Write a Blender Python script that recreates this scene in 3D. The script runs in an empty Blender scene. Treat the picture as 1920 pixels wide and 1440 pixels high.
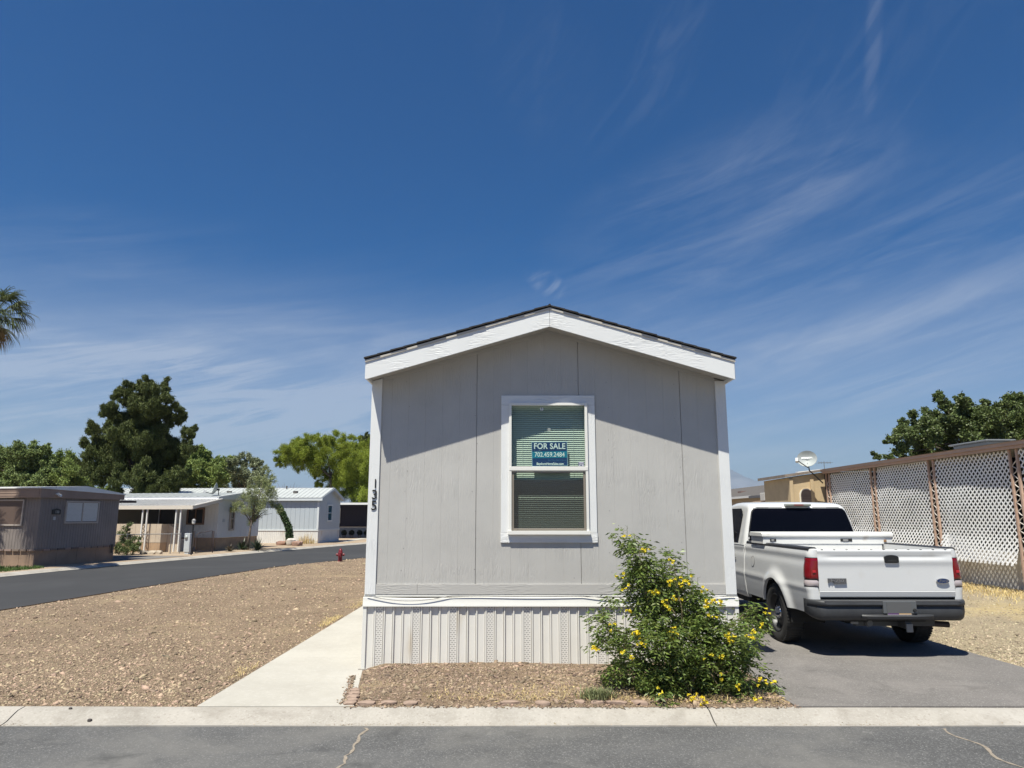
import bpy, bmesh, math, random
import numpy as np
from mathutils import Vector, Matrix, noise
R = math.radians
sc = bpy.context.scene
col = sc.collection

# ------------------------------------------------------------------ camera
CAM_H = 1.7; PITCH = 10.5; F = 1331.0
cam = bpy.data.objects.new('camera', bpy.data.cameras.new('camera'))
col.objects.link(cam); sc.camera = cam
cam.location = (0, 0, CAM_H); cam.rotation_euler = (R(90 + PITCH), 0, 0)
cam.data.sensor_width = 36; cam.data.lens = 36 * F / 1920
cam.data.clip_start = 0.05; cam.data.clip_end = 60000
sc.render.resolution_x = 1024; sc.render.resolution_y = 768

# ------------------------------------------------------------------ light
SUN = Vector((-0.22, -0.42, 1.0)).normalized()
EL = math.asin(SUN.z); AZ = math.atan2(SUN.x, SUN.y)
sun = bpy.data.objects.new('sun', bpy.data.lights.new('sun', 'SUN'))
col.objects.link(sun); sun.data.energy = 5.0; sun.data.angle = R(0.5)
sun.data.color = (1.0, 0.972, 0.86)
sun.rotation_euler = (-SUN).to_track_quat('-Z', 'Y').to_euler()
sc.view_settings.view_transform = 'Standard'; sc.view_settings.look = 'None'
sc.view_settings.gamma = 1; sc.view_settings.exposure = 0.58

world = bpy.data.worlds.new('World'); sc.world = world; world.use_nodes = True
wt = world.node_tree; wn = wt.nodes; wl = wt.links; wn.clear()
def wnode(t, **k):
    n = wn.new(t)
    for a, b in k.items(): setattr(n, a, b)
    return n
def wmath(op, a, b=None, c=None):
    n = wnode('ShaderNodeMath', operation=op)
    for i, v in enumerate((a, b, c)):
        if v is None: continue
        if isinstance(v, (int, float)): n.inputs[i].default_value = v
        else: wl.new(v, n.inputs[i])
    return n.outputs[0]
def wsmooth(x, a, b, lo=0.0, hi=1.0):
    n = wnode('ShaderNodeMapRange', interpolation_type='SMOOTHSTEP')
    wl.new(x, n.inputs[0])
    for i, v in enumerate((a, b, lo, hi)): n.inputs[i + 1].default_value = v
    return n.outputs[0]
sky = wnode('ShaderNodeTexSky', sky_type='NISHITA')
sky.sun_disc = False; sky.sun_elevation = EL; sky.sun_rotation = AZ
sky.altitude = 650; sky.air_density = 1.0; sky.dust_density = 1.3; sky.ozone_density = 5.0
hsv = wnode('ShaderNodeHueSaturation'); hsv.inputs['Hue'].default_value = .506; hsv.inputs['Value'].default_value = 1.08; hsv.inputs['Saturation'].default_value = 1.62
wl.new(sky.outputs[0], hsv.inputs['Color'])
tc = wnode('ShaderNodeTexCoord'); sep = wnode('ShaderNodeSeparateXYZ'); wl.new(tc.outputs['Generated'], sep.inputs[0])
dx, dy, dz = sep.outputs
azm = wmath('ARCTAN2', dx, dy)
def wcoord(rot, sx, sy, off):
    c = wnode('ShaderNodeCombineXYZ'); wl.new(azm, c.inputs[0]); wl.new(dz, c.inputs[1]); c.inputs[2].default_value = off
    m0 = wnode('ShaderNodeMapping'); m0.inputs['Rotation'].default_value = (0, 0, rot); wl.new(c.outputs[0], m0.inputs[0])
    m = wnode('ShaderNodeMapping'); m.inputs['Scale'].default_value = (sx, sy, 1); wl.new(m0.outputs[0], m.inputs[0]); return m.outputs[0]
def wnoise(rot, sx, sy, off, detail, dist, a, b, rough=.6):
    n = wnode('ShaderNodeTexNoise'); n.inputs['Scale'].default_value = 1; n.inputs['Detail'].default_value = detail
    n.inputs['Distortion'].default_value = dist; n.inputs['Roughness'].default_value = rough
    wl.new(wcoord(rot, sx, sy, off), n.inputs['Vector']); return wsmooth(n.outputs[0], a, b)
def bank(a0, e0, tilt, la, le, k):
    """soft elongated patch of cirrus round azimuth a0, height e0"""
    c, s_ = math.cos(tilt), math.sin(tilt)
    da = wmath('SUBTRACT', azm, a0); de = wmath('SUBTRACT', dz, e0)
    p = wmath('ADD', wmath('MULTIPLY', da, c / la), wmath('MULTIPLY', de, s_ / la))
    q = wmath('ADD', wmath('MULTIPLY', da, -s_ / le), wmath('MULTIPLY', de, c / le))
    r = wmath('ADD', wmath('MULTIPLY', p, p), wmath('MULTIPLY', q, q))
    return wmath('MULTIPLY', wsmooth(r, 1.0, 0.0), k)
def wsum(l):
    o = l[0]
    for x in l[1:]: o = wmath('ADD', o, x)
    return o
streak = wnoise(R(-11), 2.6, 17, 3.1, 9, 1.1, .36, .74)
streak2 = wnoise(R(-14), 4.5, 42, 8.7, 7, 1.4, .38, .72, .68)
broad = wnoise(R(-9), 1.6, 5.5, 1.9, 4, .6, .34, .66)
feather = wnoise(R(-40), 9, 34, 5.5, 6, 1.0, .42, .70)
tex = wmath('ADD', wmath('MULTIPLY', streak, .62), wmath('MULTIPLY', streak2, .38))
banks = wsum([bank(-.60, .135, .16, .62, .125, .80), bank(-.25, .10, .10, .42, .10, .60), bank(.50, .315, .16, .62, .125, .16), bank(.62, .22, .12, .5, .07, .25),
              bank(-.62, .30, .2, .3, .06, .10), bank(.30, .40, .2, .30, .10, .22), bank(.5, .12, .08, .6, .08, .25), bank(0, .10, 0, 4, .30, .12)])
puff = wmath('MULTIPLY', bank(.052, .318, -.5, .045, .020, .35), feather)
wisps = wmath('MULTIPLY', wsum([bank(.24, .565, .75, .12, .05, .05), bank(.05, .56, -.6, .16, .09, .03), bank(.46, .46, .3, .3, .14, .035)]), wmath('ADD', wmath('MULTIPLY', feather, .8), .1))
trail = wmath('MULTIPLY', bank(.522, .56, 1.36, .125, .013, .09), wmath('ADD', wmath('MULTIPLY', feather, .7), .3))
cl = wsum([wmath('MULTIPLY', banks, wmath('ADD', wmath('MULTIPLY', tex, wmath('ADD', wmath('MULTIPLY', broad, .75), .25)), .06)), puff, wisps, trail, bank(0, .04, 0, 6, .30, .30)])
cl = wmath('MINIMUM', cl, 0.62)
mixc = wnode('ShaderNodeMixRGB'); wl.new(cl, mixc.inputs[0]); wl.new(hsv.outputs[0], mixc.inputs[1])
mixc.inputs[2].default_value = (7.6, 8.2, 9.3, 1)
bg = wnode('ShaderNodeBackground'); bg.inputs['Strength'].default_value = 0.053
wl.new(mixc.outputs[0], bg.inputs['Color'])
wo = wnode('ShaderNodeOutputWorld'); wl.new(bg.outputs[0], wo.inputs['Surface'])

# ------------------------------------------------------------------ helpers
def at(u, v, D):
    """point seen at photo pixel (u, v), at ground distance D in front of the camera"""
    t = math.tan(R(PITCH) - math.atan((v - 720) / F))
    z = CAM_H + D * t
    a = D * math.cos(R(PITCH)) + (z - CAM_H) * math.sin(R(PITCH))
    return Vector(((u - 960) / F * a, D, z))

def tag(o, label=None, cat=None, group=None, kind=None):
    if label: o['label'] = label
    if cat: o['category'] = cat
    if group: o['group'] = group
    if kind: o['kind'] = kind
    return o
def empty(name, loc=(0, 0, 0), rz=0.0, label=None, cat=None, group=None):
    o = bpy.data.objects.new(name, None); col.objects.link(o)
    o.location = loc; o.rotation_euler = (0, 0, rz); o.empty_display_size = 0.1
    return tag(o, label, cat, group)
def copy_tree(o, parent=None):
    c = o.copy(); col.objects.link(c)
    if parent: c.parent = parent
    for ch in list(o.children): copy_tree(ch, c)
    return c
def link(name, me, mats, parent=None, smooth=False, bevel=0.0, auto=None):
    for m in (mats if isinstance(mats, (list, tuple)) else [mats]): me.materials.append(m)
    o = bpy.data.objects.new(name, me); col.objects.link(o)
    if parent: o.parent = parent
    if smooth or auto:
        me.polygons.foreach_set('use_smooth', [True] * len(me.polygons))
    if auto: me.set_sharp_from_angle(angle=R(auto))
    if bevel:
        b = o.modifiers.new('bevel', 'BEVEL'); b.width = bevel; b.segments = 2; b.limit_method = 'ANGLE'; b.angle_limit = R(35)
        b.harden_normals = False
    return o

class MB:
    def __init__(s): s.v = []; s.f = []; s.m = []
    def add(s, vs, fs, m=0):
        n = len(s.v); s.v += [tuple(p) for p in vs]
        for f in fs: s.f.append(tuple(i + n for i in f)); s.m.append(m)
        return s
    def box(s, x0, x1, y0, y1, z0, z1, m=0, M=None):
        vs = [Vector((x, y, z)) for z in (z0, z1) for y in (y0, y1) for x in (x0, x1)]
        if M is not None: vs = [M @ p for p in vs]
        return s.add(vs, [(0, 2, 3, 1), (4, 5, 7, 6), (0, 1, 5, 4), (2, 6, 7, 3), (0, 4, 6, 2), (1, 3, 7, 5)], m)
    def bar(s, a, b, w, h, m=0, up=(0, 0, 1)):
        a = Vector(a); b = Vector(b); d = (b - a); L = d.length; d.normalize()
        up = Vector(up)
        if abs(d.dot(up)) > .99: up = Vector((1, 0, 0))
        x = d.cross(up).normalized(); z = x.cross(d)
        vs = [p + x * sx * w / 2 + z * sz * h / 2 for p in (a, b) for sx, sz in ((-1, -1), (1, -1), (1, 1), (-1, 1))]
        return s.add(vs, [(3, 2, 1, 0), (4, 5, 6, 7), (0, 1, 5, 4), (1, 2, 6, 5), (2, 3, 7, 6), (3, 0, 4, 7)], m)
    def tube(s, pts, r, n=8, m=0, cap=True):
        pts = [Vector(p) for p in pts]; rs = r if isinstance(r, (list, tuple)) else [r] * len(pts)
        vs = []; fs = []; ref = None
        for i, p in enumerate(pts):
            d = (pts[min(i + 1, len(pts) - 1)] - pts[max(i - 1, 0)]).normalized()
            if ref is None: ref = d.orthogonal().normalized()
            ref = (ref - d * ref.dot(d)).normalized(); b = d.cross(ref)
            for k in range(n):
                a = 2 * math.pi * k / n
                vs.append(p + (ref * math.cos(a) + b * math.sin(a)) * rs[i])
        for i in range(len(pts) - 1):
            for k in range(n):
                fs.append((i * n + k, i * n + (k + 1) % n, (i + 1) * n + (k + 1) % n, (i + 1) * n + k))
        if cap: fs.append(tuple(range(n))[::-1]); fs.append(tuple(range((len(pts) - 1) * n, len(pts) * n)))
        return s.add(vs, fs, m)
    def prism(s, poly, f, d0, d1, m=0):
        """poly 2-D list; f(p, q, d) -> 3-D point"""
        n = len(poly)
        vs = [f(p, q, d0) for p, q in poly] + [f(p, q, d1) for p, q in poly]
        fs = [tuple(range(n))[::-1], tuple(range(n, 2 * n))] + [(i, (i + 1) % n, (i + 1) % n + n, i + n) for i in range(n)]
        return s.add(vs, fs, m)
    def lathe(s, prof, c, axis='x', n=24, m=0, close=False):
        vs = []; fs = []; k = len(prof)
        for j in range(n):
            a = 2 * math.pi * j / n; ca, sa = math.cos(a), math.sin(a)
            for r, t in prof:
                if axis == 'x': vs.append((c[0] + t, c[1] + r * ca, c[2] + r * sa))
                elif axis == 'y': vs.append((c[0] + r * ca, c[1] + t, c[2] + r * sa))
                else: vs.append((c[0] + r * ca, c[1] + r * sa, c[2] + t))
        for j in range(n):
            j2 = (j + 1) % n
            for i in range(k - 1): fs.append((j * k + i, j2 * k + i, j2 * k + i + 1, j * k + i + 1))
        return s.add(vs, fs, m)
    def grid(s, fn, nu, nv, m=0, skip=None):
        vs = [fn(i / nu, j / nv) for j in range(nv + 1) for i in range(nu + 1)]
        fs = [(j * (nu + 1) + i, j * (nu + 1) + i + 1, (j + 1) * (nu + 1) + i + 1, (j + 1) * (nu + 1) + i)
              for j in range(nv) for i in range(nu) if not (skip and skip((i + .5) / nu, (j + .5) / nv))]
        return s.add(vs, fs, m)
    def build(s, name, mats, parent=None, smooth=False, bevel=0.0, auto=None, fix=True):
        me = bpy.data.meshes.new(name); me.from_pydata(s.v, [], s.f)
        if isinstance(mats, (list, tuple)) and len(mats) > 1:
            me.polygons.foreach_set('material_index', s.m)
        if fix:
            bm = bmesh.new(); bm.from_mesh(me)
            if len(bm.verts) < 60000: bmesh.ops.remove_doubles(bm, verts=bm.verts, dist=1e-5)
            bmesh.ops.recalc_face_normals(bm, faces=bm.faces); bm.to_mesh(me); bm.free()
        return link(name, me, mats, parent, smooth, bevel, auto)
def np_mesh(name, V, Fc, mats, parent=None, k=4, smooth=False):
    me = bpy.data.meshes.new(name)
    V = np.ascontiguousarray(V, dtype=np.float32); Fc = np.ascontiguousarray(Fc, dtype=np.int32)
    me.vertices.add(len(V)); me.vertices.foreach_set('co', V.ravel())
    me.loops.add(len(Fc) * k); me.loops.foreach_set('vertex_index', Fc.ravel())
    me.polygons.add(len(Fc)); me.polygons.foreach_set('loop_start', np.arange(0, len(Fc) * k, k, dtype=np.int32))
    me.update(calc_edges=True)
    return link(name, me, mats, parent, smooth)

# ------------------------------------------------------------------ materials
MATS = {}
def mat(name, c, rough=0.7, metal=0.0, spec=0.5, var=0.0, vscale=3.0, c2=None, bump=0.0, bscale=60.0, bdist=0.01,
        coord='Object', stretch=(1, 1, 1), isl=0.0, transl=0.0, coat=0.0, detail=6.0, dirt=None):
    if name in MATS: return MATS[name]
    m = bpy.data.materials.new(name); m.use_nodes = True; MATS[name] = m
    nt = m.node_tree; N = nt.nodes; L = nt.links
    p = N['Principled BSDF']; p.inputs['Roughness'].default_value = rough; p.inputs['Metallic'].default_value = metal
    p.inputs['Specular IOR Level'].default_value = spec; p.inputs['Coat Weight'].default_value = coat
    p.inputs['Coat Roughness'].default_value = 0.06
    p.inputs['Base Color'].default_value = (*c, 1)
    t = N.new('ShaderNodeTexCoord'); mp = N.new('ShaderNodeMapping'); mp.inputs['Scale'].default_value = stretch
    L.new(t.outputs[coord], mp.inputs[0]); last = None
    if var or c2:
        n = N.new('ShaderNodeTexNoise'); n.inputs['Scale'].default_value = vscale; n.inputs['Detail'].default_value = detail
        n.inputs['Roughness'].default_value = .65
        L.new(mp.outputs[0], n.inputs['Vector'])
        r = N.new('ShaderNodeValToRGB'); r.color_ramp.elements[0].position = .32; r.color_ramp.elements[1].position = .68
        a = c2 or tuple(x * (1 - var) for x in c); b = c if c2 else tuple(min(1, x * (1 + var)) for x in c)
        r.color_ramp.elements[0].color = (*a, 1); r.color_ramp.elements[1].color = (*b, 1)
        L.new(n.outputs[0], r.inputs[0]); last = r.outputs[0]
    if dirt:      # (colour, scale, stretch, lo, hi): stains with a shape of their own
        dc, ds, dst, lo, hi = dirt
        m2 = N.new('ShaderNodeMapping'); m2.inputs['Scale'].default_value = dst; L.new(t.outputs[coord], m2.inputs[0])
        n = N.new('ShaderNodeTexNoise'); n.inputs['Scale'].default_value = ds; n.inputs['Detail'].default_value = 8; L.new(m2.outputs[0], n.inputs['Vector'])
        mr = N.new('ShaderNodeMapRange'); mr.inputs[1].default_value = lo; mr.inputs[2].default_value = hi; L.new(n.outputs[0], mr.inputs[0])
        mx = N.new('ShaderNodeMixRGB'); L.new(mr.outputs[0], mx.inputs[0]); mx.inputs[2].default_value = (*dc, 1)
        if last is not None: L.new(last, mx.inputs[1])
        else: mx.inputs[1].default_value = (*c, 1)
        last = mx.outputs[0]
    if isl:
        g = N.new('ShaderNodeNewGeometry'); h = N.new('ShaderNodeHueSaturation')
        mr = N.new('ShaderNodeMapRange'); mr.inputs[3].default_value = 1 - isl; mr.inputs[4].default_value = 1 + isl
        L.new(g.outputs['Random Per Island'], mr.inputs[0]); L.new(mr.outputs[0], h.inputs['Value'])
        mh = N.new('ShaderNodeMapRange'); mh.inputs[3].default_value = .5 - isl * .04; mh.inputs[4].default_value = .5 + isl * .035
        wn_ = N.new('ShaderNodeMath'); wn_.operation = 'FRACT'; mu = N.new('ShaderNodeMath'); mu.operation = 'MULTIPLY'; mu.inputs[1].default_value = 37.7
        L.new(g.outputs['Random Per Island'], mu.inputs[0]); L.new(mu.outputs[0], wn_.inputs[0]); L.new(wn_.outputs[0], mh.inputs[0]); L.new(mh.outputs[0], h.inputs['Hue'])
        if last is not None: L.new(last, h.inputs['Color'])
        else: h.inputs['Color'].default_value = (*c, 1)
        last = h.outputs[0]
    if last is not None: L.new(last, p.inputs['Base Color'])
    if bump:
        n = N.new('ShaderNodeTexNoise'); n.inputs['Scale'].default_value = bscale; n.inputs['Detail'].default_value = 5
        L.new(mp.outputs[0], n.inputs['Vector'])
        b = N.new('ShaderNodeBump'); b.inputs['Strength'].default_value = bump; b.inputs['Distance'].default_value = bdist
        L.new(n.outputs[0], b.inputs['Height']); L.new(b.outputs[0], p.inputs['Normal'])
    if transl:
        tr = N.new('ShaderNodeBsdfTranslucent'); mx = N.new('ShaderNodeMixShader'); mx.inputs[0].default_value = transl
        if last is not None: L.new(last, tr.inputs['Color'])
        else: tr.inputs['Color'].default_value = (*c, 1)
        L.new(p.outputs[0], mx.inputs[1]); L.new(tr.outputs[0], mx.inputs[2]); L.new(mx.outputs[0], N['Material Output'].inputs[0])
    return m

def grain_mat(name, c, vertical=True, strength=0.5, var=0.03):
    """painted hardboard siding with embossed wood grain"""
    m = mat(name, c, rough=0.62, var=var, vscale=1.2)
    nt = m.node_tree; N = nt.nodes; L = nt.links; p = N['Principled BSDF']
    t = N.new('ShaderNodeTexCoord'); mp = N.new('ShaderNodeMapping')
    mp.inputs['Scale'].default_value = (26, 26, 2.2) if vertical else (2.2, 26, 26)
    L.new(t.outputs['Object'], mp.inputs[0])
    w = N.new('ShaderNodeTexNoise'); w.inputs['Scale'].default_value = 1.0; w.inputs['Detail'].default_value = 2; w.inputs['Distortion'].default_value = 1.4
    L.new(mp.outputs[0], w.inputs['Vector'])
    sn = N.new('ShaderNodeMath'); sn.operation = 'MULTIPLY'; sn.inputs[1].default_value = 34; L.new(w.outputs[0], sn.inputs[0])
    s2 = N.new('ShaderNodeMath'); s2.operation = 'SINE'; L.new(sn.outputs[0], s2.inputs[0])
    pk = N.new('ShaderNodeTexNoise'); pk.inputs['Scale'].default_value = 2.6; pk.inputs['Detail'].default_value = 1; L.new(t.outputs['Object'], pk.inputs['Vector'])
    mr = N.new('ShaderNodeMapRange'); mr.inputs[1].default_value = .42; mr.inputs[2].default_value = .68; L.new(pk.outputs[0], mr.inputs[0])
    mu = N.new('ShaderNodeMath'); mu.operation = 'MULTIPLY'; L.new(s2.outputs[0], mu.inputs[0]); L.new(mr.outputs[0], mu.inputs[1])
    b = N.new('ShaderNodeBump'); b.inputs['Strength'].default_value = strength; b.inputs['Distance'].default_value = 0.0022
    L.new(mu.outputs[0], b.inputs['Height']); L.new(b.outputs[0], p.inputs['Normal'])
    return m

def glass_mat(name, tint, alpha, rough=0.03):
    """thin tinted pane: partly see-through, reflecting by angle"""
    m = bpy.data.materials.new(name); m.use_nodes = True; MATS[name] = m
    nt = m.node_tree; N = nt.nodes; L = nt.links; N.remove(N['Principled BSDF'])
    tr = N.new('ShaderNodeBsdfTransparent'); tr.inputs[0].default_value = (*tint, 1)
    df = N.new('ShaderNodeBsdfDiffuse'); df.inputs[0].default_value = (.25, .27, .27, 1)
    m0 = N.new('ShaderNodeMixShader'); m0.inputs[0].default_value = 1 - alpha; L.new(tr.outputs[0], m0.inputs[1]); L.new(df.outputs[0], m0.inputs[2])
    gl = N.new('ShaderNodeBsdfGlossy'); gl.inputs['Roughness'].default_value = rough
    fr = N.new('ShaderNodeLayerWeight'); fr.inputs[0].default_value = .5; pw = N.new('ShaderNodeMath'); pw.operation = 'POWER'; pw.inputs[1].default_value = 5
    ad = N.new('ShaderNodeMath'); ad.operation = 'MULTIPLY_ADD'; ad.inputs[1].default_value = .9; ad.inputs[2].default_value = .03
    L.new(fr.outputs['Facing'], pw.inputs[0]); L.new(pw.outputs[0], ad.inputs[0])
    mx = N.new('ShaderNodeMixShader'); L.new(ad.outputs[0], mx.inputs[0]); L.new(m0.outputs[0], mx.inputs[1]); L.new(gl.outputs[0], mx.inputs[2])
    L.new(mx.outputs[0], N['Material Output'].inputs[0])
    return m

def text(name, s, size, m, parent, loc, rot=(R(90), 0, 0), extrude=0.001, sx=1.0, align='CENTER', shear=0.0, bold=0.0, space=1.0):
    cu = bpy.data.curves.new(name, 'FONT'); cu.body = s; cu.size = size; cu.extrude = extrude
    cu.align_x = align; cu.align_y = 'CENTER'; cu.shear = shear; cu.offset = bold; cu.space_character = space
    tmp = bpy.data.objects.new('t', cu); col.objects.link(tmp)
    me = bpy.data.meshes.new_from_object(tmp.evaluated_get(bpy.context.evaluated_depsgraph_get()))
    bpy.data.objects.remove(tmp)
    me.transform(Matrix.LocRotScale(Vector(loc), Matrix.Rotation(rot[2], 3, 'Z') @ Matrix.Rotation(rot[0], 3, 'X'), Vector((1, 1, 1))) @ Matrix.Diagonal((sx, 1, 1, 1)))
    me.name = name
    return link(name, me, m, parent)

WHITE = mat('white_trim', (.76, .76, .745), .5, var=.03, vscale=2)
BLACK = mat('black', (.012, .012, .013), .5)
# ================================================================== GROUND
def shader_ground(name, base, c2, c3, pscale, fine_scale, bump, patch=None, crack=None, rough=.92, specks=None):
    m = bpy.data.materials.new(name); m.use_nodes = True; nt = m.node_tree; N = nt.nodes; L = nt.links
    p = N['Principled BSDF']; p.inputs['Roughness'].default_value = rough; p.inputs['Specular IOR Level'].default_value = .25
    t = N.new('ShaderNodeTexCoord')
    def noise_(s, d=6, r=.6, dist=0):
        n = N.new('ShaderNodeTexNoise'); n.inputs['Scale'].default_value = s; n.inputs['Detail'].default_value = d
        n.inputs['Roughness'].default_value = r; n.inputs['Distortion'].default_value = dist; L.new(t.outputs['Object'], n.inputs['Vector']); return n.outputs[0]
    def rng(x, a, b, c=0., d=1.):
        n = N.new('ShaderNodeMapRange'); L.new(x, n.inputs[0])
        for i, v in enumerate((a, b, c, d)): n.inputs[i + 1].default_value = v
        return n.outputs[0]
    def mix(f, a, b):
        n = N.new('ShaderNodeMixRGB'); L.new(f, n.inputs[0])
        for i, v in ((1, a), (2, b)):
            if isinstance(v, tuple): n.inputs[i].default_value = (*v, 1)
            else: L.new(v, n.inputs[i])
        return n.outputs[0]
    colr = mix(rng(noise_(pscale, 5), .36, .64), base, c2)
    fn = noise_(fine_scale, 4, .75)
    colr = mix(rng(fn, .5, .78), colr, c3)
    if specks:
        v = N.new('ShaderNodeTexVoronoi'); v.inputs['Scale'].default_value = specks[1]; L.new(t.outputs['Object'], v.inputs['Vector'])
        s = N.new('ShaderNodeSeparateColor'); L.new(v.outputs['Color'], s.inputs[0])
        colr = mix(rng(s.outputs[0], specks[2], 1.0, 0, specks[3]), colr, specks[0])
    if patch:
        for (pc, ps, lo, hi, mx) in patch: colr = mix(rng(noise_(ps, 7, .65, .5), lo, hi, 0, mx), colr, pc)
    L.new(colr, p.inputs['Base Color'])
    b = N.new('ShaderNodeBump'); b.inputs['Strength'].default_value = bump[0]; b.inputs['Distance'].default_value = bump[1]
    L.new(fn, b.inputs['Height']); L.new(b.outputs[0], p.inputs['Normal'])
    MATS[name] = m; return m
G_GRAVEL = shader_ground('gravel_ground', (.265, .195, .130), (.205, .148, .098), (.38, .29, .20), .9, 42, (.9, .03), patch=[((.38, .29, .17), .55, .55, .7, .6)], specks=((.16, .11, .075), 30, .72, .8))
G_FAR = shader_ground('far_dirt', (.36, .28, .20), (.28, .21, .15), (.45, .36, .27), .3, 12, (.5, .03))
G_STRAW = shader_ground('straw_ground', (.36, .295, .195), (.29, .235, .16), (.50, .42, .29), .8, 38, (.9, .03), patch=[((.50, .38, .17), .35, .48, .68, .75)], specks=((.20, .16, .11), 34, .76, .7))
G_ASPH = shader_ground('street_asphalt', (.105, .103, .102), (.075, .074, .074), (.18, .178, .175), .8, 60, (.5, .006), patch=[((.165, .158, .148), .6, .46, .66, .75), ((.05, .05, .05), 1.5, .56, .70, .6), ((.28, .27, .25), 3.3, .64, .74, .6)], specks=((.25, .245, .235), 110, .86, .7))
G_ASPH2 = shader_ground('side_road_asphalt', (.047, .047, .049), (.040, .040, .042), (.062, .062, .064), .3, 40, (.2, .006), patch=[((.065, .065, .067), .25, .5, .68, .6)])
G_DRIVE = shader_ground('driveway_asphalt', (.165, .152, .143), (.135, .125, .118), (.235, .22, .205), 1.0, 60, (.5, .006), patch=[((.235, .215, .20), .8, .48, .68, .7), ((.095, .088, .082), 1.7, .60, .72, .65)], specks=((.36, .345, .32), 110, .86, .6))
G_CONC = shader_ground('walk_concrete', (.44, .415, .365), (.385, .36, .315), (.48, .455, .41), .9, 25, (.15, .003), patch=[((.335, .31, .27), .8, .54, .74, .5)])
G_KERB = shader_ground('kerb_concrete', (.375, .345, .305), (.31, .285, .25), (.45, .42, .375), 1.6, 45, (.35, .005), patch=[((.22, .195, .165), 2.6, .50, .70, .6), ((.47, .445, .41), .7, .55, .7, .5)], specks=((.25, .22, .19), 60, .9, .6))
G_GRASS = mat('green_grass', (.075, .13, .03), .8, isl=.4, transl=.3)

def slab(name, poly, z0, z1, m, kind='structure', sub=0):
    b = MB(); b.prism(poly, lambda p, q, d: (p, q, d), z0, z1)
    o = b.build(name, m); tag(o, kind=kind); return o

# the ground: one sheet to the horizon
b = MB(); rs = [0, 100, 400, 1500, 5000, 16000]; n = 48; vs = [(0, 0, -.16)]
for r in rs[1:]: vs += [(r * math.cos(2 * math.pi * k / n), r * math.sin(2 * math.pi * k / n), -.16) for k in range(n)]
fs = [(0, 1 + k, 1 + (k + 1) % n) for k in range(n)]
for j in range(len(rs) - 2):
    fs += [(1 + j * n + k, 1 + (j + 1) * n + k, 1 + (j + 1) * n + (k + 1) % n, 1 + j * n + (k + 1) % n) for k in range(n)]
b.add(vs, fs); tag(b.build('ground', G_FAR), kind='structure')

# near kerb line: straight along x. street in front of it
KY0, KY1 = 6.50, 6.80
near_edge = [(-9.35, 6.8), (-9.35, 9.0), (-9.3, 13.3), (-8.95, 17), (-8.5, 20.5), (-7.9, 24.6), (-6.6, 28), (-5.3, 31.5), (-3.2, 36), (-.5, 41), (3, 46)]
far_edge = [(-16.6, 6.8), (-16.2, 12), (-15.6, 18), (-14.9, 22), (-14.3, 26), (-13.3, 30), (-12.4, 34.5), (-11.3, 39), (-10.2, 43), (-8.9, 47.5), (-6.6, 53), (-3, 59), (1, 65)]
slab('street', [(-60, -14), (60, -14), (60, KY0 + .03), (-60, KY0 + .03)], -.20, -.075, G_ASPH)
slab('side_road', near_edge[::-1][:-1] + [(-9.35, KY0 + .032), (-16.6, KY0 + .032)] + far_edge, -.20, -.079, G_ASPH2)

# rolled kerb (profile swept along x), with joints
def kerb(name, pts, inward, m, seg=None, w=.31):
    """sloping kerb: pts = road-side line; inward = function giving the offset direction"""
    b = MB(); prof = [(0, -.2), (0, -.066), (.05, -.060), (.085, -.052), (.17, -.016), (.22, .002), (w, .010), (w, -.2)]
    vs = []; n = len(prof)
    for (x, y), (ix, iy) in zip(pts, inward):
        for d, z in prof: vs.append((x + ix * d, y + iy * d, z + .0025 * math.sin(x * 1.7 + d * 9)))
    fs = [(j * n + i, (j + 1) * n + i, (j + 1) * n + i + 1, j * n + i + 1) for j in range(len(pts) - 1) for i in range(n - 1)]
    fs += [tuple(range(n)), tuple(range((len(pts) - 1) * n, len(pts) * n))[::-1]]
    b.add(vs, fs); o = b.build(name, m, auto=30); tag(o, kind='structure'); return o
xs_j = [-8.6, -4.38, 1.75, 5.06, 9.4, 14, 40]
for a, c in zip(xs_j[:-1], xs_j[1:]):
    k = max(2, int((c - a) / .5)); P = [(a + .006 + (c - a - .012) * i / k, KY0) for i in range(k + 1)]
    kerb('kerb', P, [(0, 1)] * len(P), G_KERB)
# dark grout / dirt line left in the joints and along the gutter is the soil under the kerb
# kerb return round the corner into the side road
P = []; I = []
for i in range(9):
    a = R(90 * i / 8); P.append((-8.61 - .74 * math.sin(a), KY0 + .74 - .74 * math.cos(a))); I.append((math.sin(a) * .99, math.cos(a)))
I = [(math.sin(R(90 * i / 8)), math.cos(R(90 * i / 8))) for i in range(9)]
kerb('kerb', P, I, G_KERB)
def nrm(pts, s=1):
    o = []
    for i in range(len(pts)):
        a = Vector(pts[max(i - 1, 0)]); c = Vector(pts[min(i + 1, len(pts) - 1)]); d = (c - a).normalized(); o.append((-d.y * s, d.x * s))
    return o
kerb('kerb', far_edge, nrm(far_edge, 1), G_KERB, w=.36)

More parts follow.
